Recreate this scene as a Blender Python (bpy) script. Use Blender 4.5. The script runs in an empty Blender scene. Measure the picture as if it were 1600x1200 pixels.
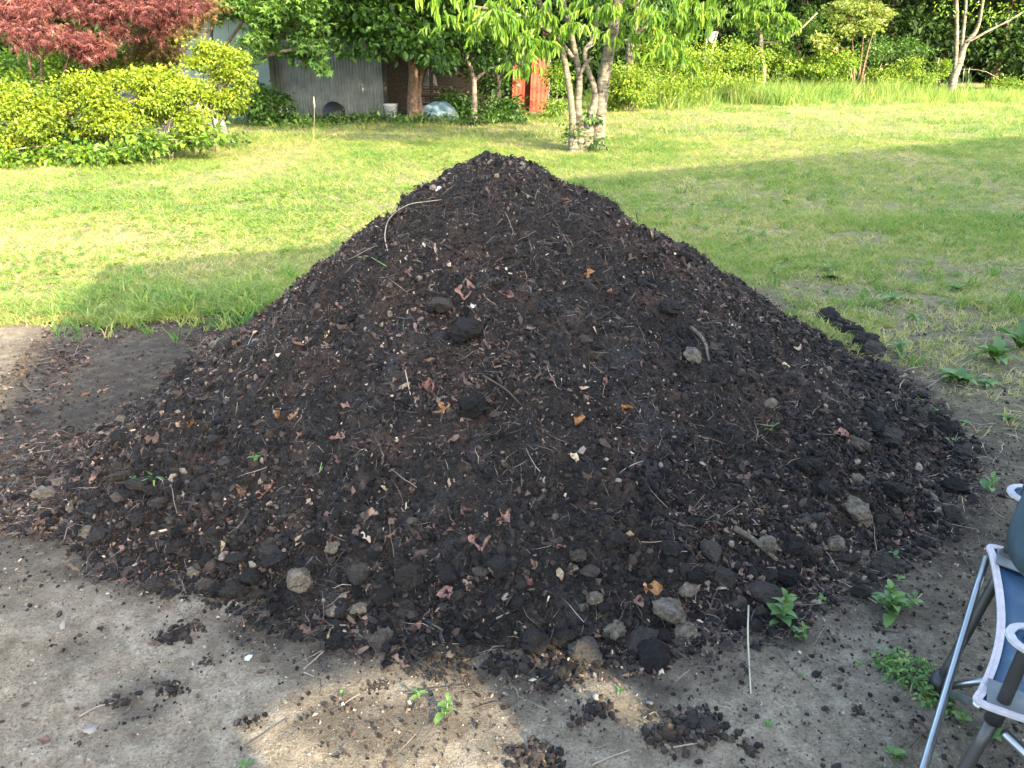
import bpy, bmesh, math, random
import numpy as np
from mathutils import Vector, Matrix, Euler
rng = np.random.default_rng(7)
random.seed(7)
S = bpy.context.scene
COL = S.collection
D2R = math.radians
# ------------------------------------------------------------------ camera, sky, sun, exposure
PITCH = D2R(23.4); CAMZ = 1.6; FPX = 1203.0
cam_d = bpy.data.cameras.new("camera"); cam = bpy.data.objects.new("camera", cam_d); COL.objects.link(cam)
cam.location = (0, 0, CAMZ); cam.rotation_euler = (math.pi/2 - PITCH, 0, 0)
cam_d.sensor_width = 36; cam_d.lens = 36*FPX/1600; cam_d.clip_start = .05; cam_d.clip_end = 2000
S.camera = cam
SUN_EL = D2R(25); SX, SY = .63, -.777          # towards the sun, on the ground
world = bpy.data.worlds.new("World"); S.world = world; world.use_nodes = True
wn = world.node_tree.nodes
sky = wn.new('ShaderNodeTexSky'); sky.sky_type = 'NISHITA'; sky.sun_disc = False
sky.sun_elevation = SUN_EL; sky.sun_rotation = math.atan2(SX, SY); sky.dust_density = 2.5; sky.air_density = 1.0; sky.ozone_density = .3
world.node_tree.links.new(sky.outputs[0], wn['Background'].inputs[0]); wn['Background'].inputs[1].default_value = .15
sl = bpy.data.lights.new("sun", 'SUN'); sl.energy = 2.0; sl.angle = D2R(.5); sl.color = (1, .85, .58)
so = bpy.data.objects.new("sun", sl); COL.objects.link(so)
so.rotation_euler = Vector((-SX*math.cos(SUN_EL), -SY*math.cos(SUN_EL), -math.sin(SUN_EL))).to_track_quat('-Z', 'Y').to_euler()
vs = S.view_settings; vs.view_transform = 'Standard'; vs.look = 'None'; vs.gamma = 1; vs.use_curve_mapping = False
vs.exposure = 3.5
S.cycles.max_bounces = 6; S.cycles.diffuse_bounces = 3; S.cycles.glossy_bounces = 2; S.cycles.transmission_bounces = 3
S.cycles.transparent_max_bounces = 4; S.cycles.caustics_reflective = False; S.cycles.caustics_refractive = False
S.cycles.use_denoising = True; S.cycles.denoising_prefilter = 'NONE'

# ------------------------------------------------------------------ helpers: pixels of the photograph to places
CP, SP = math.cos(PITCH), math.sin(PITCH)
def ray(px, py):
    x = (px-800)/FPX; y = (600-py)/FPX
    return np.array((x, CP + y*SP, -SP + y*CP))
def at(px, py, Y):
    d = ray(px, py); t = Y/d[1]; return np.array((0, 0, CAMZ)) + d*t
def gnd(px, py, z=0.0):
    d = ray(px, py); t = (CAMZ-z)/-d[2]; return np.array((0, 0, CAMZ)) + d*t
def xat(px, Y, z=0.0):
    return (px-800)/FPX*(Y*CP + (CAMZ-z)*SP)

# ------------------------------------------------------------------ helpers: noise
def _h(ix, iy, s):
    n = (ix.astype(np.int64)*374761393 + iy.astype(np.int64)*668265263 + s*1442695041) & 0xffffffff
    n = ((n ^ (n >> 13))*1274126177) & 0xffffffff
    n = ((n ^ (n >> 16))*2246822519) & 0xffffffff
    return ((n ^ (n >> 15)) & 0xffff)/65535.0
def vn(x, y, s=0):
    x = np.asarray(x, float); y = np.asarray(y, float)
    ix = np.floor(x); iy = np.floor(y); fx = x-ix; fy = y-iy
    fx = fx*fx*(3-2*fx); fy = fy*fy*(3-2*fy)
    ix = ix.astype(np.int64); iy = iy.astype(np.int64)
    a = _h(ix, iy, s); b = _h(ix+1, iy, s); c = _h(ix, iy+1, s); d = _h(ix+1, iy+1, s)
    return (a*(1-fx)+b*fx)*(1-fy) + (c*(1-fx)+d*fx)*fy
def fbm(x, y, oct=4, s=0, g=.5):
    t = 0; a = 1; n = 0; c, q = .8, .6
    for i in range(oct):
        t = t + a*vn(x, y, s+i*17); n += a; a *= g
        x, y = (x*c - y*q)*2.03+3.1, (x*q + y*c)*2.03+1.7
    return t/n
def sstep(a, b, x):
    t = np.clip((x-a)/(b-a), 0, 1); return t*t*(3-2*t)

# ------------------------------------------------------------------ helpers: meshes and objects
def world_loc(p):
    v = Vector((0, 0, 0))
    while p is not None: v = v + p.location; p = p.parent
    return np.array(v)
def build_mesh(name, chunks, tint=None, smooth=False, attrs=None):
    """chunks: list of (V, F); F is an int array (m, k)"""
    V = np.concatenate([np.asarray(c[0], float).reshape(-1, 3) for c in chunks])
    off = 0; li = []; ls = []; lt = []; pos = 0
    for v, f in chunks:
        f = np.asarray(f, np.int64); k = f.shape[1]
        li.append((f+off).ravel()); n = len(f)
        ls.append(pos + np.arange(n)*k); lt.append(np.full(n, k)); pos += n*k
        off += len(np.asarray(v).reshape(-1, 3))
    li = np.concatenate(li).astype(np.int32); ls = np.concatenate(ls).astype(np.int32)
    me = bpy.data.meshes.new(name)
    me.vertices.add(len(V)); me.vertices.foreach_set('co', V.astype(np.float32).ravel())
    me.loops.add(len(li)); me.loops.foreach_set('vertex_index', li)
    me.polygons.add(len(ls)); me.polygons.foreach_set('loop_start', ls)
    if smooth: me.polygons.foreach_set('use_smooth', np.ones(len(ls), bool))
    else: me.polygons.foreach_set('use_smooth', np.zeros(len(ls), bool))
    if tint is not None: attrs = dict(attrs or {}, tint=tint)
    for k, a in (attrs or {}).items():
        at_ = me.attributes.new(k, 'FLOAT', 'POINT'); at_.data.foreach_set('value', np.asarray(a, np.float32))
    me.update(calc_edges=True); me.validate()
    return me
def link(o, parent=None):
    COL.objects.link(o)
    if parent is not None: o.parent = parent
    return o
def mk(name, chunks, mat, parent=None, tint=None, smooth=False, label=None, kind=None, attrs=None, local=False):
    if isinstance(chunks, tuple): chunks = [chunks]
    if parent is not None and not local:
        w = world_loc(parent); chunks = [(np.asarray(v, float).reshape(-1, 3)-w, f) for v, f in chunks]
    me = build_mesh(name, chunks, tint, smooth, attrs)
    if mat is not None: me.materials.append(mat)
    o = bpy.data.objects.new(name, me); link(o, parent)
    if label: o['label'] = label
    if kind: o['kind'] = kind
    return o
def thing(name, label, cat, loc=(0, 0, 0), group=None):
    o = bpy.data.objects.new(name, None); o.empty_display_size = .1; COL.objects.link(o); o.location = [float(v) for v in loc]
    o['label'] = label; o['category'] = cat
    if group: o['group'] = group
    return o
def tag(o, label, cat, group=None, kind=None):
    o['label'] = label; o['category'] = cat
    if group: o['group'] = group
    if kind: o['kind'] = kind
    return o
def inst(name, me, parent, loc, rot=(0, 0, 0), sc=1.0):
    """one more object sharing mesh data; loc in world"""
    o = bpy.data.objects.new(name, me); COL.objects.link(o); o.parent = parent
    w = world_loc(parent) if parent is not None else 0
    o.location = [float(v) for v in np.asarray(loc, float)-w]; o.rotation_euler = [float(r) for r in rot]
    o.scale = (sc, sc, sc) if np.isscalar(sc) else [float(s) for s in sc]
    return o
def catmull(P, n=6):
    P = np.asarray(P, float)
    if len(P) < 3: return np.array([P[0]+(P[-1]-P[0])*t for t in np.linspace(0, 1, n+1)])
    Q = np.vstack([2*P[0]-P[1], P, 2*P[-1]-P[-2]]); out = []
    for i in range(1, len(Q)-2):
        for t in np.arange(n)/n:
            a, b, c, d = Q[i-1], Q[i], Q[i+1], Q[i+2]
            out.append(.5*((2*b)+(c-a)*t+(2*a-5*b+4*c-d)*t*t+(3*b-a-3*c+d)*t**3))
    out.append(P[-1]); return np.array(out)
def tube(P, R, n=8, smooth_n=0, knob=0.0, cap=True):
    P = np.asarray(P, float); R = np.asarray(R, float) if not np.isscalar(R) else np.full(len(P), float(R))
    if smooth_n:
        k = np.linspace(0, len(P)-1, (len(P)-1)*smooth_n+1); R = np.interp(k, np.arange(len(P)), R); P = catmull(P, smooth_n) if len(P) > 2 else np.array([P[0]+(P[1]-P[0])*t for t in np.linspace(0, 1, smooth_n+1)])
    T = np.gradient(P, axis=0); T /= np.linalg.norm(T, axis=1)[:, None]+1e-9
    up = np.array((0, 0, 1.)) if abs(T[0][2]) < .9 else np.array((1., 0, 0))
    V = []; u = np.cross(T[0], up); u /= np.linalg.norm(u)
    for i in range(len(P)):
        u = u - T[i]*np.dot(u, T[i]); u /= np.linalg.norm(u)+1e-9; w = np.cross(T[i], u)
        a = np.arange(n)/n*2*math.pi
        r = R[i]*(1+knob*(rng.random(n)-.5)*2) if knob else R[i]
        V.append(P[i] + (np.cos(a)*r)[:, None]*u + (np.sin(a)*r)[:, None]*w if knob else P[i]+R[i]*(np.cos(a)[:, None]*u+np.sin(a)[:, None]*w))
    V = np.concatenate(V); m = len(P)
    i = np.arange(m-1)[:, None]*n; j = np.arange(n)[None]; j2 = (j+1) % n
    F = np.stack([(i+j).ravel(), (i+j2).ravel(), (i+n+j2).ravel(), (i+n+j).ravel()], 1)
    T1 = np.stack([F[:, 0], F[:, 1], F[:, 2]], 1); T2 = np.stack([F[:, 0], F[:, 2], F[:, 3]], 1)
    F = np.concatenate([T1, T2])
    if cap:
        V = np.vstack([V, P[0], P[-1]]); c0 = m*n; jj = np.arange(n); k2 = (jj+1) % n
        F = np.concatenate([F, np.stack([k2, jj, np.full(n, c0)], 1), np.stack([(m-1)*n+jj, (m-1)*n+k2, np.full(n, c0+1)], 1)])
    return V, F
def box(c, s, rz=0.0, rx=0.0):
    x, y, z = np.asarray(s, float)/2
    V = np.array([(a, b, d) for a in (-x, x) for b in (-y, y) for d in (-z, z)])
    if rx: V = V @ np.array(Matrix.Rotation(rx, 3, 'X')).T
    if rz: V = V @ np.array(Matrix.Rotation(rz, 3, 'Z')).T
    F = np.array([(0, 1, 3, 2), (4, 6, 7, 5), (0, 4, 5, 1), (2, 3, 7, 6), (0, 2, 6, 4), (1, 5, 7, 3)])
    return V+np.asarray(c, float), F
def prism(poly, ext):
    """poly: (n,3) planar outline, ext: extrusion vector"""
    P = np.asarray(poly, float); n = len(P); V = np.vstack([P, P+np.asarray(ext, float)])
    ch = [(V, np.array([list(range(n))])), (V, np.array([list(range(2*n-1, n-1, -1))])), (V, np.array([(i, (i+1) % n, n+(i+1) % n, n+i) for i in range(n)]))]
    return ch
def sheet(fn, nu, nv, th):
    """closed thin sheet from fn(u,v)->(...,3) with thickness th along its normals"""
    u, v = np.meshgrid(np.linspace(0, 1, nu), np.linspace(0, 1, nv), indexing='ij')
    P = fn(u, v); du = np.gradient(P, axis=0); dv = np.gradient(P, axis=1)
    N = np.cross(du, dv); N /= np.linalg.norm(N, axis=2)[..., None]+1e-9
    A = (P+N*th/2).reshape(-1, 3); B = (P-N*th/2).reshape(-1, 3); m = nu*nv
    i, j = np.meshgrid(np.arange(nu-1), np.arange(nv-1), indexing='ij'); a = (i*nv+j).ravel()
    F = np.stack([a, a+nv, a+nv+1, a+1], 1)
    Fb = F[:, ::-1]+m
    e = list(range(0, nv)) + [k*nv+nv-1 for k in range(1, nu)] + [(nu-1)*nv+k for k in range(nv-2, -1, -1)] + [k*nv for k in range(nu-2, 0, -1)]
    e = np.array(e); e2 = np.roll(e, -1)
    Fs = np.stack([e, e2, e2+m, e+m], 1)
    return np.vstack([A, B]), np.concatenate([F, Fb, Fs])
def scatter(protos, pos, R, sc, tint, pid=None):
    """merge many copies of small prototype meshes into chunks + tint; protos: list of (V,F)"""
    if pid is None: pid = rng.integers(0, len(protos), len(pos))
    chunks = []; tt = []
    for k, (v, f) in enumerate(protos):
        m = np.where(pid == k)[0]
        if not len(m): continue
        v = np.asarray(v, float); f = np.asarray(f)
        s = sc[m][:, None, None] if sc.ndim == 1 else sc[m][:, None, :]
        W = np.einsum('nij,nkj->nki', R[m], v[None]*s) + pos[m][:, None]
        F = (f[None] + (np.arange(len(m))*len(v))[:, None, None]).reshape(-1, f.shape[1])
        chunks.append((W.reshape(-1, 3), F)); tt.append(np.repeat(tint[m], len(v)))
    return chunks, np.concatenate(tt)
def frames(d, n):
    """rotation matrices whose Y axis is d and whose Z axis is near n"""
    y = d/(np.linalg.norm(d, axis=1)[:, None]+1e-9); x = np.cross(y, n); x /= np.linalg.norm(x, axis=1)[:, None]+1e-9
    z = np.cross(x, y); return np.stack([x, y, z], 2)
def rand_dirs(n):
    v = rng.normal(size=(n, 3)); return v/np.linalg.norm(v, axis=1)[:, None]
def rand_rots(n): return frames(rand_dirs(n), rand_dirs(n))

# ------------------------------------------------------------------ helpers: materials
def mat_new(name):
    m = bpy.data.materials.new(name); m.use_nodes = True; nt = m.node_tree
    b = nt.nodes['Principled BSDF']; b.inputs['Specular IOR Level'].default_value = .3
    return m, nt, b
def N(nt, t, **kw):
    n = nt.nodes.new(t)
    for k, v in kw.items(): setattr(n, k, v)
    return n
def ramp(nt, stops, inp, interp='LINEAR'):
    r = N(nt, 'ShaderNodeValToRGB'); cr = r.color_ramp; cr.interpolation = interp
    while len(cr.elements) < len(stops): cr.elements.new(.5)
    for e, (p, c) in zip(cr.elements, stops): e.position = p; e.color = (*c, 1)
    nt.links.new(inp, r.inputs[0]); return r.outputs[0]
def noise(nt, scale, detail=4, rough=.55, vec=None, dist=0.0):
    n = N(nt, 'ShaderNodeTexNoise'); n.inputs['Scale'].default_value = scale; n.inputs['Detail'].default_value = detail
    n.inputs['Roughness'].default_value = rough; n.inputs['Distortion'].default_value = dist
    if vec is None:
        g = N(nt, 'ShaderNodeNewGeometry'); vec = g.outputs['Position']
    nt.links.new(vec, n.inputs['Vector']); return n.outputs['Fac']
def mixc(nt, f, a, b, mode='MIX'):
    m = N(nt, 'ShaderNodeMix', data_type='RGBA', blend_type=mode)
    for s, v in ((m.inputs[0], f), (m.inputs[6], a), (m.inputs[7], b)):
        if isinstance(v, (tuple, list)): s.default_value = (*v, 1)
        elif isinstance(v, (int, float)): s.default_value = v
        else: nt.links.new(v, s)
    return m.outputs[2]
def math_(nt, op, a, b=0.0, clamp=False):
    m = N(nt, 'ShaderNodeMath', operation=op); m.use_clamp = clamp
    for s, v in ((m.inputs[0], a), (m.inputs[1], b)):
        if isinstance(v, (int, float)): s.default_value = v
        else: nt.links.new(v, s)
    return m.outputs[0]
def attr(nt, name):
    a = N(nt, 'ShaderNodeAttribute'); a.attribute_name = name; return a.outputs['Fac']
def orand(nt): return N(nt, 'ShaderNodeObjectInfo').outputs['Random']
def bump(nt, b, h, strength=.5, dist=.01, prev=None):
    n = N(nt, 'ShaderNodeBump'); n.inputs['Strength'].default_value = strength; n.inputs['Distance'].default_value = dist
    nt.links.new(h, n.inputs['Height'])
    if prev is not None: nt.links.new(prev, n.inputs['Normal'])
    nt.links.new(n.outputs[0], b.inputs['Normal']); return n.outputs[0]
def leaf_mat(name, stops, trans=.35, rough=.5, spec=.35, tcol=1.25):
    m, nt, b = mat_new(name)
    c = ramp(nt, [(i/(len(stops)-1), s) for i, s in enumerate(stops)], attr(nt, 'tint'))
    c2 = mixc(nt, math_(nt, 'MULTIPLY', noise(nt, 9, 2), .35), c, (.02, .03, .006))
    nt.links.new(c2, b.inputs['Base Color']); b.inputs['Roughness'].default_value = rough; b.inputs['Specular IOR Level'].default_value = spec
    t = N(nt, 'ShaderNodeBsdfTranslucent'); mx = N(nt, 'ShaderNodeMixShader'); mx.inputs[0].default_value = trans
    tc = mixc(nt, 1.0, c, (tcol, tcol*1.0, tcol*.6), 'MULTIPLY'); nt.links.new(tc, t.inputs[0])
    nt.links.new(b.outputs[0], mx.inputs[1]); nt.links.new(t.outputs[0], mx.inputs[2])
    nt.links.new(mx.outputs[0], nt.nodes['Material Output'].inputs[0]); return m
def simple_mat(name, stops, rough=.7, metal=0.0, nscale=8, by='noise', spec=.3, bmp=0.0, bscale=60, bdist=.004, detail=5):
    m, nt, b = mat_new(name)
    f = noise(nt, nscale, detail, .6) if by == 'noise' else (orand(nt) if by == 'obj' else attr(nt, 'tint'))
    st = [(.3+.4*i/(len(stops)-1) if by == 'noise' else i/(len(stops)-1), s) for i, s in enumerate(stops)] if len(stops) > 1 else [(0, stops[0]), (1, stops[0])]
    c = ramp(nt, st, f); nt.links.new(c, b.inputs['Base Color'])
    b.inputs['Roughness'].default_value = rough; b.inputs['Metallic'].default_value = metal; b.inputs['Specular IOR Level'].default_value = spec
    if bmp: bump(nt, b, noise(nt, bscale, 4), bmp, bdist)
    return m
# ------------------------------------------------------------------ the ground: one sheet, dirt near, lawn beyond
PEAK = np.array((-.09, 3.7)); PILE_H = 1.19
_TH = np.array([-180, -160, -147, -132, -118, -96, -77, -56, -43, -25, -3, 20, 45, 90, 145, 180])
_RR = np.array([1.62, 1.76, 2.05, 1.98, 1.88, 1.90, 1.98, 2.0, 2.06, 2.06, 2.09, 2.03, 2.0, 1.9, 1.82, 1.62])
def pile_u(x, y):
    dx = x-PEAK[0]; dy = y-PEAK[1]; r = np.hypot(dx, dy); th = np.degrees(np.arctan2(dy, dx))
    R = np.interp(th, _TH, _RR) + .16*(fbm(th/18+50, th*0+3, 3, 5)-.5)
    return r/R, r
def pile_h(x, y, detail=True):
    u, r = pile_u(x, y)
    g = 1-u
    h = np.where(u < 1, PILE_H*(g*(1-.07*u)+.27*u*g*(.8-u)), -.10*np.clip(u-1, 0, 2)*6)
    h = h - .03*np.exp(-(r/.10)**2)                         # blunt top
    h = h + (.10*(fbm(x*1.7, y*1.7, 3, 11)-.5) + .10*(fbm(x*4.3, y*4.3, 3, 14)-.5))*sstep(1.0, .7, u)*sstep(0, .2, u)
    if detail:
        k = sstep(1.04, .9, u)
        h = h + k*(.085*(fbm(x*9, y*9, 3, 21)-.5) + .035*(np.abs(fbm(x*26, y*26, 3, 31)-.5)*2) + .014*(fbm(x*70, y*70, 2, 41)-.5))
    return h
def ground_z(x, y):
    near = sstep(9, 5, np.hypot(x, y-2.5))
    z = .05*(fbm(x*.35, y*.35, 3, 61)-.5)*sstep(2, 8, y)
    z = z + near*(.030*(fbm(x*2.2, y*2.2, 3, 71)-.5) + .014*(fbm(x*11, y*11, 3, 81)-.5) + .006*(fbm(x*42, y*42, 2, 91)-.5))
    return z
def lawn_mask(x, y):
    """1 where grass grows thick, 0 on the bare dirt"""
    n = fbm(x*1.6, y*1.6, 4, 101)-.5
    edge = np.interp(x, [-30, -3.6, -2.6, -1.4, 0, 1.2, 2.0, 2.5, 3.2, 6, 30], [4.3, 4.45, 4.66, 4.8, 5.2, 4.6, 3.75, 3.1, 2.4, 0.5, -8])
    soft = np.where(x > .5, 1.6, .28)
    return sstep(-.35, 1.0, (y-edge)/soft + n*2.2)
def bare(x, y):
    return sstep(4.8, 3.4, x)*np.where(x > .5, sstep(.33, .62, fbm(x*1.5+11, y*1.5, 4, 151)+.55*sstep(4.6, 2.6, y-.3*(x-2))-.45*sstep(4.5, 10, y)), 0)
def soil_mask(x, y):
    """dark soil spilt round the pile"""
    u, r = pile_u(x, y)
    d = (u-1)*2.0
    left = sstep(-.9, -1.7, x)*sstep(1.7, 2.5, y)
    m = sstep(.42, -.05, d - .6*(fbm(x*5, y*5, 4, 111)-.5)) 
    m2 = left*sstep(2.6, .4, d+1.1*(fbm(x*2.6, y*2.6, 4, 121)-.5))*.95
    m2 = m2*np.where(y > 2.9, sstep(-3.05, -2.45, x+.28*(y-3.4)), 1)  # soil cut back along the sun edge, painting the lit strip paler
    m3 = .6*sstep(.54, .72, fbm(x*4+9, y*4, 4, 131))
    m4 = .55*sstep(.9, .15, d + .7*(fbm(x*3, y*3, 4, 141)-.5))*sstep(.6, 1.4, x)
    return np.clip(np.maximum(np.maximum(m, m2), np.maximum(m3*sstep(1.6, .4, d), m4)), 0, 1)
def grid_axis(segs):
    out = [segs[0][0]]
    for a, b, n in segs: out += list(a+(b-a)*np.arange(1, n+1)/n)
    return np.array(out)
gx = grid_axis([(-400, -60, 10), (-60, -12, 24), (-12, -3.2, 60), (-3.2, 3.2, 200), (3.2, 12, 60), (12, 60, 24), (60, 400, 10)])
gy = grid_axis([(-60, -4, 16), (-4, .5, 20), (.5, 3.4, 140), (3.4, 6.5, 70), (6.5, 16, 70), (16, 46, 60), (46, 900, 16)])
X, Y = np.meshgrid(gx, gy, indexing='ij'); xf, yf = X.ravel(), Y.ravel()
zf = ground_z(xf, yf)
uu, rr = pile_u(xf, yf); zf = np.where(uu < .93, zf-.03, zf)
i, j = np.meshgrid(np.arange(len(gx)-1), np.arange(len(gy)-1), indexing='ij'); a = (i*len(gy)+j).ravel(); n_ = len(gy)
GF = np.stack([a, a+n_, a+n_+1, a+1], 1)
m, nt, b = mat_new("ground_earth_and_turf")
lw, sm = attr(nt, 'lawn'), attr(nt, 'soil')
n1 = noise(nt, 1.3, 6, .6); n2 = noise(nt, 14, 6, .65); n3 = noise(nt, 120, 4, .7); n4 = noise(nt, 420, 2, .6)
dirt = ramp(nt, [(.34, (.112, .088, .058)), (.5, (.190, .154, .106)), (.64, (.30, .253, .187))], math_(nt, 'ADD', math_(nt, 'MULTIPLY', n2, .6), math_(nt, 'MULTIPLY', n1, .4)))
dirt = mixc(nt, math_(nt, 'MULTIPLY', attr(nt, 'brown'), .8), dirt, ramp(nt, [(.3, (.062, .045, .028)), (.7, (.150, .115, .074))], n2))
grit = ramp(nt, [(.30, (.30, .30, .30)), (.45, (.85, .85, .85)), (.58, (1.05, 1.05, 1.05)), (.70, (1.6, 1.58, 1.52))], n3)
dirt = mixc(nt, .85, dirt, grit, 'MULTIPLY')
dark = ramp(nt, [(.3, (.010, .0078, .0055)), (.5, (.032, .025, .018)), (.72, (.082, .066, .048))], math_(nt, 'ADD', math_(nt, 'MULTIPLY', n3, .5), math_(nt, 'MULTIPLY', n2, .5)))
turf = ramp(nt, [(.3, (.07, .056, .030)), (.5, (.155, .135, .066)), (.72, (.26, .22, .115))], math_(nt, 'ADD', math_(nt, 'MULTIPLY', n3, .35), math_(nt, 'MULTIPLY', n2, .65)))
turf = mixc(nt, ramp(nt, [(.42, (.15, .15, .15)), (.62, (.6, .6, .6))], noise(nt, 3.0, 5, .6)), turf, (.09, .135, .026))
c = mixc(nt, math_(nt, 'ADD', sm, math_(nt, 'MULTIPLY', math_(nt, 'SUBTRACT', n3, .5), math_(nt, 'MULTIPLY', sm, .9)), True), dirt, dark)
lw2 = math_(nt, 'ADD', lw, math_(nt, 'MULTIPLY', math_(nt, 'SUBTRACT', n2, .5), .5), True)
c = mixc(nt, lw2, c, turf); nt.links.new(c, b.inputs['Base Color']); b.inputs['Roughness'].default_value = .95; b.inputs['Specular IOR Level'].default_value = .15
bp = bump(nt, b, n2, .6, .03); bp = bump(nt, b, n3, 1.0, .010, bp); bump(nt, b, n4, .8, .003, bp)
M_GROUND = m
brown = sstep(.9, 1.7, xf)*sstep(.1, .6, yf)
ground = mk("ground", (np.stack([xf, yf, zf], 1), GF), M_GROUND, smooth=True, kind='structure',
            attrs=dict(lawn=lawn_mask(xf, yf)*np.where(yf < -4, 0, 1)*(1-.7*bare(xf, yf)), soil=soil_mask(xf, yf), brown=brown))

# ------------------------------------------------------------------ unseen house behind the viewpoint, outline and slots shaped for shade and sun patches
WL = lambda x: -2.5+.3*x
plaster = simple_mat("weathered_plaster", [(.42, .39, .33), (.5, .47, .41)], .9)
tin = simple_mat("dull_roof_tin", [(.16, .17, .18), (.22, .22, .23)], .5, .6)
shade_house = thing("shade_house", "unseen house shaped to shade the foreground, with slots and open back for sun patches", "shade_house", (9, .2, 0))
bk = np.array((.3, -1, 0))/1.044*.12
def wallpoly(pts): return prism([(x, WL(x), h) for x, h in pts], bk)
for pts in ([(-.67, 0), (1.87, 3.2), (1.87, 2.12), (2.0, 2.06), (2.08, 1.80), (1.9, 0)],
            [(1.9, 0), (2.08, 1.80), (2.62, 1.84), (2.83, 1.88), (2.95, 1.84), (3.27, 1.92), (3.62, 1.9), (3.62, 0)],
            [(1.87, 3.2), (2.9, 4.5), (3.62, 4.54), (3.62, 2.11), (3.48, 2.10), (3.27, 2.16), (3.06, 2.12), (2.98, 2.13), (2.78, 2.08), (2.7, 2.14), (2.3, 2.12), (2.0, 2.06), (1.87, 2.12)],
            [(2.62, 1.84), (2.7, 2.14), (2.78, 2.08), (2.83, 1.88)], [(2.95, 1.84), (2.98, 2.13), (3.06, 2.12), (3.27, 2.16), (3.27, 1.92)],
            [(3.62, 0), (3.62, 4.54), (4.6, 4.6), (9.2, 6.15), (9.2, 0)], [(9.2, 0), (9.2, 6.15), (20.3, 7.5), (24, 7.9), (24, 0)]):
    mk("wall", wallpoly(pts), plaster, shade_house)
for x0, x1, h0, h1 in ((2.9, 4.6, 4.5, 4.6), (4.6, 9.2, 4.6, 6.15), (9.2, 24, 6.15, 7.9)):
    mk("roof", prism([(x0, WL(x0)+.05, h0+.004), (x1, WL(x1)+.05, h1+.004), (x1, WL(x1)+.05, h1+.09), (x0, WL(x0)+.05, h0+.09)], np.array((.9, -3., 0))), tin, shade_house)

# ------------------------------------------------------------------ the soil pile
m, nt, b = mat_new("composted_soil")
p1 = noise(nt, 2.2, 5, .6); p2 = noise(nt, 11, 6, .65); p3 = noise(nt, 90, 5, .7); p4 = noise(nt, 300, 2, .6)
c = ramp(nt, [(.30, (.0026, .0022, .0019)), (.5, (.0105, .0089, .0074)), (.76, (.042, .0355, .029))], math_(nt, 'ADD', math_(nt, 'MULTIPLY', p3, .6), math_(nt, 'MULTIPLY', p2, .4)))
c = mixc(nt, ramp(nt, [(.50, (0, 0, 0)), (.66, (.7, .7, .7))], noise(nt, 4.5, 5, .65)), c, ramp(nt, [(.3, (.013, .0080, .0055)), (.7, (.070, .044, .030))], p3))
c = mixc(nt, ramp(nt, [(.58, (0, 0, 0)), (.70, (.6, .6, .6))], noise(nt, 3.1, 5, .6, dist=.6)), c, ramp(nt, [(.3, (.014, .014, .0138)), (.7, (.055, .054, .053))], p3))
c = mixc(nt, ramp(nt, [(.66, (0, 0, 0)), (.72, (.8, .8, .8))], p4), c, (.12, .10, .08))
nt.links.new(c, b.inputs['Base Color']); b.inputs['Roughness'].default_value = .92; b.inputs['Specular IOR Level'].default_value = .2
bp = bump(nt, b, p2, .5, .03); bp = bump(nt, b, p3, 1.0, .012, bp); bump(nt, b, p4, .8, .004, bp)
M_SOIL = m
def soil_grain_mat(name, stops, rough=.93):
    m, nt, b = mat_new(name)
    f = math_(nt, 'ADD', attr(nt, 'tint'), math_(nt, 'MULTIPLY', math_(nt, 'SUBTRACT', noise(nt, 60, 4, .7), .5), .5), True)
    nt.links.new(ramp(nt, stops, f), b.inputs['Base Color']); b.inputs['Roughness'].default_value = rough; b.inputs['Specular IOR Level'].default_value = .2
    bump(nt, b, noise(nt, 220, 3, .7), .7, .004); return m
M_CRUMB = soil_grain_mat("soil_crumb", [(0, (.0024, .0020, .0017)), (.5, (.0112, .0095, .0079)), (.75, (.030, .0222, .0165)), (.92, (.066, .053, .041)), (1, (.15, .12, .09))])
m, nt, b = mat_new("soil_clod")
f = math_(nt, 'ADD', orand(nt), math_(nt, 'MULTIPLY', math_(nt, 'SUBTRACT', noise(nt, 40, 5, .7), .5), .7), True)
nt.links.new(ramp(nt, [(0, (.0036, .0031, .0026)), (.45, (.0160, .0138, .0116)), (.75, (.031, .026, .021)), (.92, (.042, .034, .027)), (1, (.066, .054, .040))], f), b.inputs['Base Color'])
b.inputs['Roughness'].default_value = .95; b.inputs['Specular IOR Level'].default_value = .15
bp = bump(nt, b, noise(nt, 55, 5, .7), .9, .015); bump(nt, b, noise(nt, 260, 3, .7), .8, .004, bp)
M_CLOD = m
m, nt, b = mat_new("pale_clod")
nt.links.new(ramp(nt, [(.3, (.035, .027, .018)), (.5, (.085, .069, .048)), (.7, (.17, .142, .10))], noise(nt, 45, 6, .7)), b.inputs['Base Color']); b.inputs['Roughness'].default_value = .95
bp = bump(nt, b, noise(nt, 60, 5, .7), 1, .015); bump(nt, b, noise(nt, 260, 3, .7), .8, .004, bp)
M_PALE = m

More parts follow.
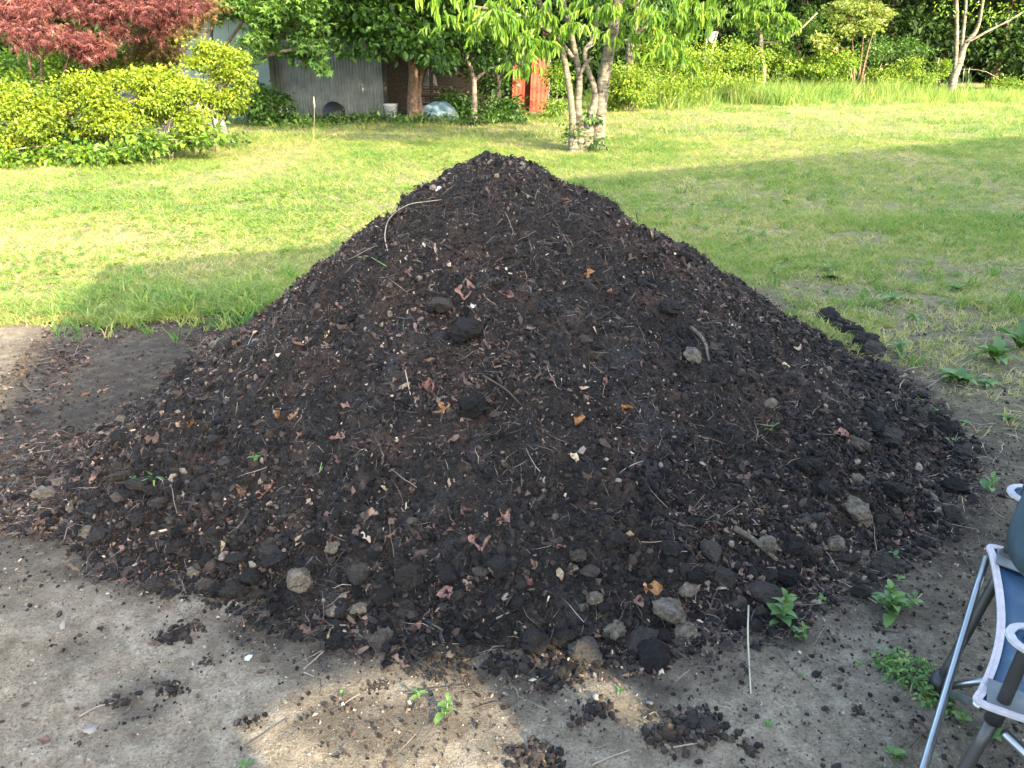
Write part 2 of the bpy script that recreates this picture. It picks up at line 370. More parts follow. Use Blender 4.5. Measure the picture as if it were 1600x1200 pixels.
th = np.concatenate([np.linspace(-200, 20, 440, endpoint=False), np.linspace(20, 160, 70, endpoint=False)])
ur = np.concatenate([np.linspace(0.004, .94, 150), np.linspace(.945, 1.12, 30)])
TH, UR = np.meshgrid(np.radians(th), ur, indexing='ij')
thd = (np.degrees(TH)+180) % 360-180
RR = np.interp(thd, _TH, _RR) + .16*(fbm(thd/18+50, thd*0+3, 3, 5)-.5)
px_, py_ = PEAK[0]+np.cos(TH)*UR*RR, PEAK[1]+np.sin(TH)*UR*RR
pz_ = pile_h(px_, py_)
gz_ = ground_z(px_, py_)
pz_ = np.where(UR > .9, np.maximum(pz_, 0)*1.0+gz_-.012*sstep(.98, 1.12, UR)*3, pz_)
na, nr = TH.shape; i, j = np.meshgrid(np.arange(na), np.arange(nr-1), indexing='ij'); i2 = (i+1) % na
PF = np.stack([(i*nr+j).ravel(), (i*nr+j+1).ravel(), (i2*nr+j+1).ravel(), (i2*nr+j).ravel()], 1)
pile = thing("soil_pile", "tall cone of dark composted soil heaped on the bare ground", "soil pile", (PEAK[0], PEAK[1], 0))
cap_i = np.arange(na)*nr
PV = np.vstack([np.stack([px_, py_, pz_], 2).reshape(-1, 3), [[PEAK[0], PEAK[1], pz_[:, 0].mean()]]])
mk("heap", [(PV[:-1], PF)], M_SOIL, pile, smooth=True)
def surf_z(x, y):
    u, r = pile_u(x, y)
    return np.where(u < 1.02, np.maximum(pile_h(x, y), ground_z(x, y)), ground_z(x, y))
def surf_n(x, y, e=.03):
    gx_ = (pile_or(x+e, y)-pile_or(x-e, y))/(2*e); gy_ = (pile_or(x, y+e)-pile_or(x, y-e))/(2*e)
    n = np.stack([-gx_, -gy_, np.ones_like(gx_)], -1); return n/np.linalg.norm(n, axis=-1)[..., None]
def pile_or(x, y):
    u, r = pile_u(x, y); return np.where(u < 1.02, np.maximum(pile_h(x, y, False), 0), 0)
def hit(px, py):
    """where the line of sight through a pixel of the photograph meets the pile or the ground"""
    d = ray(px, py); t = np.linspace(.8, 12, 2400); P = np.array((0, 0, CAMZ))+d*t[:, None]
    k = np.argmax(P[:, 2] < surf_z(P[:, 0], P[:, 1])); return P[k]
# prototypes of grains
def ico(sub, amp, freq, seed, flat=1.0, stretch=1.0):
    bm = bmesh.new(); bmesh.ops.create_icosphere(bm, subdivisions=sub, radius=1)
    V = np.array([v.co[:] for v in bm.verts]); F = np.array([[v.index for v in f.verts] for f in bm.faces]); bm.free()
    k = 1+amp*(fbm(V[:, 0]*freq+seed*3.7+V[:, 2]*1.3, V[:, 1]*freq+V[:, 2]*freq*.9, 3, seed)-.5)*2
    V = V*k[:, None]
    for q in range(5):                                       # a few broken faces
        r_ = np.random.default_rng(seed*11+q); n = r_.normal(size=3); n /= np.linalg.norm(n); dd = V@n; lim = .62+.25*r_.random()
        V = V-np.clip(dd-lim, 0, None)[:, None]*n*.85
    V = V*np.array((stretch, 1, flat)); return V, F
from mathutils import noise as MN
def lump(sub, seed, flat, stretch):
    V, F = ico(sub, .40, 1.5, seed, flat, stretch); o_ = Vector((seed*7.3, seed*1.9, 0)); W = np.empty_like(V)
    for k, v in enumerate(V):
        q = Vector(v); d = .16*MN.fractal(q*2.6+o_, .9, 2.1, 5)+.10*(MN.noise(q*7+o_))+.05*MN.noise(q*17+o_); W[k] = v*(1+d)
    return W, F
CR = [ico(1, .45, 1.3, 3+k, random.uniform(.5, .9), random.uniform(.8, 1.6)) for k in range(10)]
CL = [lump(4, 40+k, random.uniform(.6, .9), random.uniform(.9, 1.4)) for k in range(12)]
CL_ME = [build_mesh("clod", [c]) for c in CL]
CLP_ME = [build_mesh("pale_clod", [c]) for c in CL[:6]]
for q in CL_ME: q.materials.append(M_CLOD)
for q in CLP_ME: q.materials.append(M_PALE)
def pile_points(n, bias=None, umax=1.0, umin=0.0, a0=-205, a1=25):
    out = []; need = n
    while need > 0:
        k = max(2000, need*3)
        x = rng.uniform(-2.6, 2.6, k); y = rng.uniform(1.3, 5.4, k); u, r = pile_u(x, y)
        thd = np.degrees(np.arctan2(y-PEAK[1], x-PEAK[0]))
        thd = np.where(thd > 150, thd-360, thd)
        ok = (u < umax) & (u > umin) & (thd > a0) & (thd < a1)
        if bias is not None: ok &= rng.random(k) < bias(x, y, u)
        o = np.stack([x, y], 1)[ok][:need]; out.append(o); need -= len(o)
    return np.concatenate(out)
def drop(P, up=0.0):
    return np.stack([P[:, 0], P[:, 1], surf_z(P[:, 0], P[:, 1])+up], 1)
# crumbs over the whole heap, coarser downhill
P = pile_points(26000, lambda x, y, u: .35+.65*vn(x*6, y*6, 5)*np.where(u > .75, 1.2, .8), 1.06)
sz = .0036*np.exp(rng.normal(0, .5, len(P))+.3); u_, _ = pile_u(P[:, 0], P[:, 1]); sz *= np.where(u_ > .75, 1.35, 1.0); sz = np.clip(sz, .003, .022)
tn = np.clip(rng.normal(.42, .24, len(P))+1.0*(fbm(P[:, 0]*2.3, P[:, 1]*2.3, 3, 9)-.5), 0, 1); tn[rng.random(len(P)) < .010] = 1
pos = drop(P, 0); pos[:, 2] += sz*.35
ch, tt = scatter(CR, pos, rand_rots(len(P)), sz, tn)
mk("soil_crumbs", ch, M_CRUMB, pile, tint=tt, kind='stuff')
# finest grains
def grain(seed):
    r = np.random.default_rng(seed); V = np.array([(1, 0, 0), (-1, 0, 0), (0, 1, 0), (0, -1, 0), (0, 0, 1), (0, 0, -1)], float)*r.uniform(.55, 1.3, (6, 1))+.25*r.normal(size=(6, 3))
    return V, np.array([(0, 2, 4), (2, 1, 4), (1, 3, 4), (3, 0, 4), (2, 0, 5), (1, 2, 5), (3, 1, 5), (0, 3, 5)])
GR = [grain(k) for k in range(12)]
P = pile_points(46000, lambda x, y, u: .35+.65*vn(x*7+3, y*7, 6), 1.05); sz = np.clip(.0025*np.exp(rng.normal(0, .45, len(P))), .001, .0065)
tn = np.clip(rng.normal(.42, .27, len(P))+1.0*(fbm(P[:, 0]*2.3, P[:, 1]*2.3, 3, 9)-.5), 0, 1); tn[rng.random(len(P)) < .015] = 1
pos = drop(P, .001); ch, tt = scatter(GR, pos, rand_rots(len(P)), sz, tn); mk("soil_grains", ch, M_CRUMB, pile, tint=tt, kind='stuff')
# medium clods that nobody could count
P = pile_points(2600, lambda x, y, u: np.where(u > .82, 1.0, np.where(u > .6, .28, .14))*sstep(.3, .7, fbm(x*5, y*5, 3, 77)), 1.05)
sz = np.clip(.0105*np.exp(rng.normal(0, .33, len(P))), .006, .022); pos = drop(P); pos[:, 2] += sz*.2
CM = [lump(2, 80+k, random.uniform(.6, .9), random.uniform(.9, 1.4)) for k in range(10)]
ch, tt = scatter(CM, pos, rand_rots(len(P)), sz, np.clip(rng.normal(.42, .18, len(P)), 0, 1))
mk("small_clods", ch, M_CRUMB, pile, tint=tt, kind='stuff')
# matted chips of half rotted leaf and bark
def chip(seed):
    r = np.random.default_rng(seed); L = np.array((-1, -.35, .3, 1)); w = r.uniform(.16, .42)*np.array((.5, 1, .9, .35))*r.uniform(.8, 1.2, 4); z = .22*r.normal(size=4); y0 = .15*r.normal(size=4)
    V = np.concatenate([np.stack([L, y0-w, z+.1*r.normal(size=4)], 1), np.stack([L, y0+w, z+.1*r.normal(size=4)], 1)])
    return V, np.array([t for k in range(3) for t in ((k, k+1, k+5), (k, k+5, k+4))])
CHP = [chip(k) for k in range(14)]
P = pile_points(17000, lambda x, y, u: (.06+.94*sstep(.43, .60, fbm(x*2.7, y*2.7, 4, 166)))*np.where(u < .5, .55, 1), 1.08)
sz = np.clip(.0085*np.exp(rng.normal(0, .5, len(P))), .003, .028); nq = surf_n(P[:, 0], P[:, 1])
tn = np.clip(.30+.22*rng.normal(size=len(P))+.7*(fbm(P[:, 0]*2.2, P[:, 1]*2.2, 3, 171)-.5), 0, 1); tn[rng.random(len(P)) < .010] = .95
ch, tt = scatter(CHP, drop(P)+nq*(.003+sz*.30)[:, None], frames(rand_dirs(len(P)), nq+rand_dirs(len(P))*.8), sz, tn)
M_CHIP = simple_mat("rotting_chips", [(.0030, .0026, .0022), (.0105, .0085, .0069), (.028, .0185, .0135), (.065, .040, .028), (.115, .078, .053), (.26, .205, .148)], .8, by='tint')
mk("leaf_mould", ch, M_CHIP, pile, tint=tt, kind='stuff')
# single clods
def clod(x, y, r, pale=False, lab=None, squash=(1, 1, .8), name="clod", parent=None):
    k = random.randrange(len(CL_ME)); me = CLP_ME[k % 6] if pale else CL_ME[k]
    z = float(surf_z(np.array(x), np.array(y)))
    o = inst(name, me, parent or pile, (x, y, z+r*(.30 if r > .016 else .16)), (random.uniform(-.5, .5), random.uniform(-.5, .5), random.uniform(0, 6.28)), (r*squash[0], r*squash[1], r*squash[2]))
    if lab: o['label'] = lab
    return o
big = [(1290, 500, 34, 0), (1318, 512, 36, 0), (1362, 552, 40, 0), (1385, 580, 34, 0), (930, 940, 30, 1), (962, 990, 38, 1), (996, 1008, 46, 0), (1048, 860, 36, 0), (470, 915, 52, 1), (640, 903, 52, 0), (1240, 860, 42, 0), (1337, 805, 46, 1), (70, 775, 34, 1), (560, 955, 30, 1),
       (730, 522, 56, 0), (690, 482, 44, 0), (742, 640, 46, 0), (1045, 960, 56, 1), (1300, 505, 34, 0), (1350, 540, 44, 0), (1330, 525, 40, 0), (1510, 715, 36, 0), (1490, 765, 44, 0), (1392, 772, 40, 0), (1440, 850, 28, 0),
       (395, 905, 40, 0), (345, 925, 36, 0), (318, 918, 30, 0), (430, 880, 40, 0), (560, 900, 36, 0), (600, 930, 40, 0), (700, 900, 38, 0), (835, 1010, 48, 0), (880, 1000, 34, 0), (1130, 905, 40, 0), (1190, 930, 44, 0),
       (1085, 905, 34, 0), (1265, 735, 48, 0), (1390, 690, 46, 0), (1340, 700, 36, 0), (220, 815, 34, 0), (150, 842, 36, 0), (280, 855, 32, 0), (190, 780, 30, 0), (1085, 560, 34, 1), (1200, 905, 34, 0), (1360, 660, 40, 0), (900, 870, 30, 0), (250, 790, 30, 0), (135, 835, 26, 1), (520, 860, 26, 1), (1290, 770, 40, 0)]
for (a_, b_, d_, pl) in big:
    p = hit(a_, b_); dep = p[1]*CP+(CAMZ-p[2])*SP
    clod(p[0], p[1], d_/2/FPX*dep*.95, pl, None, (1, 1, .85))
P = pile_points(250, lambda x, y, u: np.where(u > .86, 1.0, np.where(u > .6, .12, .05)), 1.07)
for (x, y) in P: clod(x, y, float(np.clip(.0255*math.exp(random.gauss(0, .30)), .015, .046)), random.random() < .06)
# dry leaves
def curl_leaf(seed, maple=False):
    r = np.random.default_rng(seed); L = np.linspace(0, 1, 7); V = []; F = []
    w = .33*np.sin(np.pi*np.clip(L, .03, .97))**.6*np.clip(1+.42*r.normal(size=7), .25, 1.7); bend = r.uniform(-1.8, 2.2); roll = r.uniform(.3, 1.9)
    for k, l in enumerate(L):
        a_ = bend*(l-.5); y_ = math.sin(a_)/bend if abs(bend) > .05 else l-.5; z_ = (math.cos(a_)-1)/(bend if abs(bend) > .05 else 1)
        for s in (-1, -.5, 0, .5, 1):
            ww = w[k]*(1+.2*r.normal()); V.append((s*ww*math.cos(roll*abs(s)*.7), y_+.04*r.normal(), z_+abs(s)*ww*math.sin(roll)*.7+.05*r.normal()))
    for k in range(6):
        for s in range(4):
            q = k*5+s; F += [(q, q+1, q+6), (q, q+6, q+5)]
    V = np.array(V); V -= V.mean(0); return V, np.array(F)
LF = [curl_leaf(k) for k in range(14)]
m, nt, b = mat_new("dry_leaf")
c = ramp(nt, [(0, (.025, .016, .012)), (.25, (.05, .028, .021)), (.45, (.095, .052, .038)), (.6, (.13, .075, .045)), (.78, (.11, .046, .036)), (.9, (.21, .14, .088)), (1, (.33, .25, .16))], orand(nt))
c = mixc(nt, math_(nt, 'MULTIPLY', noise(nt, 70, 4, .7), .7), c, (.022, .015, .011)); nt.links.new(c, b.inputs['Base Color']); b.inputs['Roughness'].default_value = .7
M_DRY = m
M_FLAKE = simple_mat("leaf_flakes", [(.015, .010, .0075), (.04, .024, .018), (.085, .05, .036), (.075, .035, .028), (.17, .115, .075), (.34, .27, .19)], .75, by='tint')
M_ORANGE = simple_mat("orange_leaf", [(.07, .032, .012), (.17, .078, .022), (.27, .14, .045)], .6, nscale=60)
M_CREAM = simple_mat("cream_leaf", [(.26, .19, .10), (.38, .31, .19)], .6, nscale=40)
M_PINKL = simple_mat("pink_brown_leaf", [(.065, .032, .025), (.13, .066, .05), (.21, .12, .088)], .65, nscale=60)
M_WHITE = simple_mat("white_scrap", [(.30, .30, .30), (.42, .42, .41)], .6, nscale=30)
LF_ME = [build_mesh("dry_leaf", [c]) for c in LF]
for q in LF_ME: q.materials.append(M_DRY)
def lay(x, y, me, size, name="dry_leaf", parent=None, lab=None, tilt=.7):
    n = surf_n(np.array([x]), np.array([y]))[0]; q = Vector(n).to_track_quat('Z', 'Y') @ Euler((random.gauss(0, tilt*.6), random.gauss(0, tilt*.6), random.uniform(0, 6.28))).to_quaternion()
    z = float(surf_z(np.array(x), np.array(y)))
    o = inst(name, me, parent or pile, np.array((x, y, z))+n*(.004+size*.05), q.to_euler(), size)
    if lab: o['label'] = lab
    return o
def special(mat, k, nm):
    me = build_mesh(nm, [LF[k]]); me.materials.append(mat); return me
for (a_, b_, d_, mt_, k, lab) in ((917, 430, 30, M_ORANGE, 2, "orange curled leaf high on the front of the heap"), (727, 458, 46, M_PINKL, 5, "long pinkish brown curled leaf"), (790, 797, 22, M_CREAM, 3, "cream yellow scrap of leaf"),
        (348, 857, 24, M_CREAM, 6, None), (685, 298, 14, M_WHITE, 1, "small white scrap near the top"), (528, 686, 26, M_PINKL, 8, None), (695, 640, 30, M_ORANGE, 9, None), (672, 610, 40, M_PINKL, 4, None), (975, 640, 34, M_ORANGE, 7, None), (1312, 682, 34, M_PINKL, 10, None),
        (792, 462, 32, M_PINKL, 11, None), (740, 480, 14, M_WHITE, 0, None), (1195, 803, 28, M_ORANGE, 12, None), (1070, 890, 30, M_PINKL, 2, "pink leaf among the clods at the foot"), (1238, 828, 22, M_CREAM, 1, None), (980, 838, 22, M_CREAM, 4, None), (1018, 920, 34, M_ORANGE, 6, None), (415, 770, 44, M_PINKL, 3, None), (750, 845, 50, M_PINKL, 5, None), (700, 930, 36, M_PINKL, 9, None), (120, 790, 54, M_PALE, 7, "long tan husk at the left foot of the heap"), (150, 750, 26, M_PINKL, 8, None), (512, 525, 16, M_CREAM, 11, None), (895, 718, 24, M_CREAM, 10, None), (945, 597, 20, M_PINKL, 13, None), (905, 660, 24, M_ORANGE, 0, None), (300, 660, 30, M_ORANGE, 13, None), (435, 652, 20, M_ORANGE, 12, None), (785, 815, 34, M_PINKL, 2, None), (545, 635, 24, M_PINKL, 6, None), (1000, 570, 22, M_PINKL, 7, None), (958, 460, 26, M_PINKL, 1, None), (1225, 573, 18, M_CREAM, 9, None)):
    p = hit(a_, b_); dep = p[1]*CP+(CAMZ-p[2])*SP; lay(p[0], p[1], special(mt_, k, "dry_leaf"), d_/FPX*dep*.95, "dry_leaf", None, lab, .4)
P = pile_points(265, lambda x, y, u: np.where(u > .35, 1.0, .35)*np.where(x < .8, 1, .5)*sstep(.42, .60, fbm(x*2.6, y*2.6, 3, 55))*np.where(y < PEAK[1], 1, .5), 1.04)
for (x, y) in P: lay(x, y, LF_ME[random.randrange(14)], float(np.clip(.035*math.exp(random.gauss(0, .38)), .018, .068)))
def flake(seed):
    r = np.random.default_rng(seed); n = 5; a_ = np.sort(r.uniform(0, 6.28, n)); rad = r.uniform(.5, 1, n)
    V = np.stack([np.cos(a_)*rad, np.sin(a_)*rad*.7, r.normal(0, .18, n)], 1); V = np.vstack([V, [[0, 0, .1]]])
    return V, np.array([(k, (k+1) % n, n) for k in range(n)])
FK = [flake(k) for k in range(12)]
P = pile_points(10000, lambda x, y, u: (.10+.9*sstep(.45, .60, fbm(x*3.2, y*3.2, 4, 66)))*np.where((u > .3), 1, .4)*np.where(x < .7, 1, .55), 1.1)
nn = surf_n(P[:, 0], P[:, 1]); sz = np.clip(.0066*np.exp(rng.normal(0, .5, len(P))), .003, .020)
R = frames(rand_dirs(len(P)), nn+rand_dirs(len(P))*.75)
tn = rng.random(len(P))**1.7; pos = drop(P)+nn*(.006+sz*.25)[:, None]
ch, tt = scatter(FK, pos, R, sz, tn); mk("leaf_flakes", ch, M_FLAKE, pile, tint=tt, kind='stuff')
# roots, straws and twigs
M_STRAW = simple_mat("straw", [(.015, .011, .008), (.045, .033, .024), (.10, .078, .056), (.24, .195, .14)], .75, by='tint')
M_TWIG = simple_mat("twig_wood", [(.03, .024, .018), (.075, .06, .045), (.21, .175, .13)], .8, by='obj')
def fibre(seed, w):
    r = np.random.default_rng(seed); n = 4; d = np.cumsum(r.normal(0, .35, (n, 2)), 0)
    P = np.stack([np.linspace(-.5, .5, n), d[:, 0]*.16, np.abs(d[:, 1])*.10], 1); W = np.array((w, w, w*.8, w*.5))[:, None]*1.25; k_ = np.array((.7, .0, .7)); S_ = np.stack([0*P[:, 0], np.cos(P[:, 0]*2), np.sin(P[:, 0]*2)], 1)
    return np.concatenate([P-S_*W, P+S_*W]), np.array([t for q in range(3) for t in ((q, q+1, q+5), (q, q+5, q+4))])
FB = [fibre(k, random.uniform(.005, .012)) for k in range(14)]
P = pile_points(17000, lambda x, y, u: .3+.7*sstep(.4, .62, fbm(x*3.4, y*3.4, 4, 88)), 1.1)
nn = surf_n(P[:, 0], P[:, 1]); R = frames(rand_dirs(len(P)), nn+rand_dirs(len(P))*.3)
R = np.stack([R[:, :, 1], R[:, :, 0], -R[:, :, 2]], 2); t_ = R[:, :, 0]; t_ = t_-nn*(np.einsum('ij,ij->i', t_, nn)*.72)[:, None]
R = frames(t_, nn); R = np.stack([R[:, :, 1], -R[:, :, 0], R[:, :, 2]], 2)
sz = np.clip(.032*np.exp(rng.normal(0, .5, len(P))), .012, .12)
ch, tt = scatter(FB, drop(P)+nn*.010, R, sz, rng.random(len(P))**1.5); mk("root_fibres", ch, M_STRAW, pile, tint=tt, kind='stuff')
def stick(pts, r0, r1, mat, parent, name="twig", n=6, lab=None):
    return mk(name, tube(pts, np.linspace(r0, r1, len(pts)), n, 4), mat, parent, smooth=True, label=lab)
TW_ME = []
for k in range(10):
    r = np.random.default_rng(900+k); d = np.cumsum(r.normal(0, .3, (5, 2)), 0)*.10
    w_ = r.uniform(.006, .014); me = build_mesh("twig", [tube(np.stack([np.linspace(-.5, .5, 5), d[:, 0], np.abs(d[:, 1])*.5], 1), [w_, w_*.9, w_*.9, w_*.7, w_*.5], 5, 2)], smooth=True); me.materials.append(M_TWIG); TW_ME.append(me)
P = pile_points(130, lambda x, y, u: .3+.7*u, 1.05)
for (x, y) in P: lay(x, y, TW_ME[random.randrange(10)], random.uniform(.05, .14), "twig", tilt=.15)
def on(px, py, up=.0):
    p = hit(px, py); n = surf_n(np.array([p[0]]), np.array([p[1]]))[0]; return p+n*up
M_PALESTRAW = simple_mat("pale_straw", [(.20, .18, .115), (.30, .27, .18)], .7)
M_GREENBL = simple_mat("green_blade", [(.07, .15, .03), (.13, .23, .06)], .6)
stick([on(607, 395, .008), on(603, 372, .014), on(613, 346, .02), on(640, 325, .02), on(668, 318, .012), on(690, 314, .008)], .0022, .0014, M_PALESTRAW, pile, "dry_stalk", lab="long bent pale stalk near the top of the heap")
stick([on(562, 405, .01), on(580, 406, .02), on(605, 418, .008)], .0025, .0014, M_GREENBL, pile, "grass_blade")
stick([on(755, 590, .012), on(790, 612, .02), on(815, 635, .012)], .0045, .003, M_TWIG, pile)
stick([on(635, 583, .02), on(642, 620, .012)], .0022, .0016, M_PALESTRAW, pile, "dry_stalk")
stick([on(508, 712, .008), on(500, 740, .006)], .0025, .0014, M_GREENBL, pile, "grass_blade")
stick([on(330, 540, .01), on(360, 522, .010)], .003, .0015, M_GREENBL, pile, "grass_blade")
stick([on(380, 570, .02), on(398, 525, .012)], .0022, .0016, M_PALESTRAW, pile, "dry_stalk")
stick([on(1142, 830, .02), on(1170, 850, .03), on(1210, 880, .02)], .012, .007, M_PALE, pile, "root_piece", lab="thick tan fibrous root at the right foot")
stick([on(1075, 515, .02), on(1095, 540, .03), on(1105, 570, .02)], .008, .005, M_PALE, pile, "root_piece")
# ------------------------------------------------------------------ vegetation helpers
def fold_leaf(w, bend=.12, fold=.10):
    V = np.array([(0, 0, 0), (w, .38, fold), (w*.75, .7, fold*.7-bend*.4), (0, 1, -bend), (-w*.75, .7, fold*.7-bend*.4), (-w, .38, fold)])
    return V, np.array([(0, 1, 2), (0, 2, 3), (0, 3, 4), (0, 4, 5)])
def palm_leaf(lobes=5, cut=.35, fine=.16):
    V = [(0, .1, 0)]; F = []; A = np.linspace(-1.9, 1.9, lobes)
    for k, a in enumerate(A):
        L = 1-.35*abs(a)/1.9
        V.append((math.sin(a)*L, .1+math.cos(a)*L, -.18*L))
        if k < lobes-1:
            q = (a+A[k+1])/2; V.append((math.sin(q)*cut, .1+math.cos(q)*cut, .03))
    V = [np.array(v) for v in V]; out = [V[0]]; n = 2*lobes-1
    out = np.array(V)
    for k in range(1, n): F.append((0, k, k+1))
    return out, np.array(F)[:, ::-1]
DIAM = (np.array([(0, 0, 0), (.33, .48, .12), (0, 1, -.12), (-.33, .48, .12)]), np.array([(0, 1, 2), (0, 2, 3)]))
OVATE = fold_leaf(.30); ROUND = fold_leaf(.42); LANCE = fold_leaf(.13, .22, .05); MAPLE = palm_leaf(5, .42); REDM = palm_leaf(7, .22)
def blob(px, py, Y, rx, ry, rd=None):
    c = at(px, py, Y); k = (Y*CP+(CAMZ-c[2])*SP)/FPX; return c, np.array((rx*k, rd if rd else (rx+ry)/2*k, ry*k))
def lumps(blobs, k=6, size=.42):
    out = []
    for c, r in blobs:
        for d in rand_dirs(k):
            s = size*random.uniform(.4, 1.4); out.append((c+d*r*random.uniform(.45, .95), r*np.array((s*random.uniform(.8, 1.4), s, s*random.uniform(.55, .95)))))
    return out
def foliage(blobs, ncl, nl, csize, lsize, proto, droop=.2, up=.8, tspread=.25, shell=.55, flat=.5, tb=.5, zmin=.05):
    vol = np.array([(b[1][0]*b[1][2])**.9 for b in blobs]); vol = vol/vol.sum()
    bi = rng.choice(len(blobs), ncl, p=vol)
    d = rand_dirs(ncl); r = shell+(1-shell)*rng.random(ncl)**.6
    C = np.array([blobs[k][0] for k in bi]) + d*r[:, None]*np.array([blobs[k][1] for k in bi])
    out = d*.8
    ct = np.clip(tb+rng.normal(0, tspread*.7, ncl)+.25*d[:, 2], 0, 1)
    ci = np.repeat(np.arange(ncl), nl); n = len(ci)
    off = rng.normal(size=(n, 3))*np.array((1, 1, flat))*csize
    P = C[ci]+off
    keep = P[:, 2] > zmin; P = P[keep]; ci = ci[keep]; off = off[keep]; n = len(ci)
    dr = out[ci]*.35+off/csize*.35+rng.normal(size=(n, 3))*.45; dr[:, 2] -= droop
    nr = np.array((0, 0, up))+out[ci]*.35+rng.normal(size=(n, 3))*.35
    s = lsize*np.clip(1+.28*rng.normal(size=n), .45, 1.8)
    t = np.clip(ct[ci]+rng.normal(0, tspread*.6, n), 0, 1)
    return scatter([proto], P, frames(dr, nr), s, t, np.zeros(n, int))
def sprigs(blobs, n, k, lsize, proto, droop=.75, tb=.5, per=.9):
    """whorls of long hanging leaves"""
    vol = np.array([(b[1][0]*b[1][2])**.9 for b in blobs]); vol = vol/vol.sum(); bi = rng.choice(len(blobs), n, p=vol)
    d = rand_dirs(n); r = .35+.65*rng.random(n)**.6
    C = np.array([blobs[q][0] for q in bi])+d*r[:, None]*np.array([blobs[q][1] for q in bi])
    ax = d*.6+rng.normal(size=(n, 3))*.5; ax[:, 2] = -.35; ax /= np.linalg.norm(ax, axis=1)[:, None]
    ci = np.repeat(np.arange(n), k); m_ = len(ci); tpos = np.tile(np.linspace(0, 1, k), n)
    side = rand_dirs(m_); side -= ax[ci]*np.einsum('ij,ij->i', side, ax[ci])[:, None]
    P = C[ci]+ax[ci]*(tpos*lsize*per)[:, None]
    dr = ax[ci]*.5+side*.75; dr[:, 2] -= droop
    nr = np.array((0, 0, .8))+side*.4+d[ci]*.3+rng.normal(size=(m_, 3))*.2
    s = lsize*np.clip(1+.22*rng.normal(size=m_), .5, 1.5); t = np.clip(tb+.3*(rng.random(n)[ci]-.5)+rng.normal(0, .18, m_), 0, 1)
    return scatter([proto], P, frames(dr, nr), s, t, np.zeros(m_, int))
M_BARK = simple_mat("grey_bark", [(.07, .055, .042), (.15, .12, .09), (.26, .225, .17)], .9, nscale=14, bmp=.8, bscale=40, bdist=.02)
m, nt, b = mat_new("pale_mottled_bark")
g_ = N(nt, 'ShaderNodeNewGeometry'); mp = N(nt, 'ShaderNodeMapping'); mp.inputs['Scale'].default_value = (1, 1, 3.5); nt.links.new(g_.outputs['Position'], mp.inputs[0])
c = ramp(nt, [(.34, (.025, .022, .016)), (.44, (.08, .07, .05)), (.54, (.15, .13, .095)), (.72, (.23, .205, .16))], noise(nt, 5, 6, .7, mp.outputs[0]))
nt.links.new(c, b.inputs['Base Color']); b.inputs['Roughness'].default_value = .85; bump(nt, b, noise(nt, 30, 4, .6, mp.outputs[0]), .6, .015); M_PBARK = m
M_DBARK = simple_mat("brown_bark", [(.05, .032, .022), (.11, .07, .048), (.17, .115, .08)], .95, nscale=18, bmp=.9, bscale=30, bdist=.03)
def plant(name, label, cat, base, group=None):
    return thing(name, label, cat, base, group)
def stems_to(root, base, blobs, mat, r0, k=None, name="stem", wob=.12):
    for b_ in (blobs if k is None else blobs[:k]):
        c = b_[0]-np.array((0, 0, b_[1][2]*.3)); c[2] = max(c[2], .25); p0 = np.asarray(base, float)+np.array((random.uniform(-1, 1)*r0*2, random.uniform(-1, 1)*r0*2, -.05))
        mid = p0*.55+c*.45+np.array((random.uniform(-wob, wob), random.uniform(-wob, wob), .15*np.linalg.norm(c-p0)))
        mk(name, tube([p0, mid, c], [r0, r0*.7, r0*.35], 6, 4), mat, root, smooth=True)
# leaf colours
L_AZ = leaf_mat("azalea_leaf", [(.055, .10, .010), (.12, .18, .012), (.175, .245, .014), (.25, .285, .018)], .35)
L_RED = leaf_mat("red_maple_leaf", [(.07, .014, .018), (.125, .034, .040), (.20, .062, .066), (.23, .085, .07)], .4, tcol=1.1)
L_BRONZE = leaf_mat("bronze_maple_leaf", [(.07, .06, .018), (.14, .10, .035), (.17, .085, .045), (.12, .14, .03)], .35)
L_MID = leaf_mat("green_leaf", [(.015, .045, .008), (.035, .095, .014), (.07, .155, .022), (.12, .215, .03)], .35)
L_DARK = leaf_mat("dark_evergreen_leaf", [(.008, .020, .006), (.016, .038, .009), (.032, .07, .015), (.065, .115, .025)], .2, .6, .12)
L_LONG = leaf_mat("long_drooping_leaf", [(.05, .13, .016), (.10, .21, .022), (.16, .27, .026), (.26, .30, .04)], .45)
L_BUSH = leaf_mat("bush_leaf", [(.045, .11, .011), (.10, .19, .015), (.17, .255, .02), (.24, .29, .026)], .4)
L_YEL = leaf_mat("yellow_green_maple_leaf", [(.10, .16, .025), (.17, .235, .04), (.24, .29, .07), (.25, .26, .07)], .4)
L_WEED = leaf_mat("weed_leaf", [(.035, .09, .026), (.07, .15, .036), (.12, .21, .05), (.18, .25, .065)], .35)
L_GRASS = leaf_mat("grass_blade", [(.06, .155, .030), (.118, .215, .042), (.20, .265, .056), (.31, .31, .105), (.44, .38, .19)], .42, .55, .25)

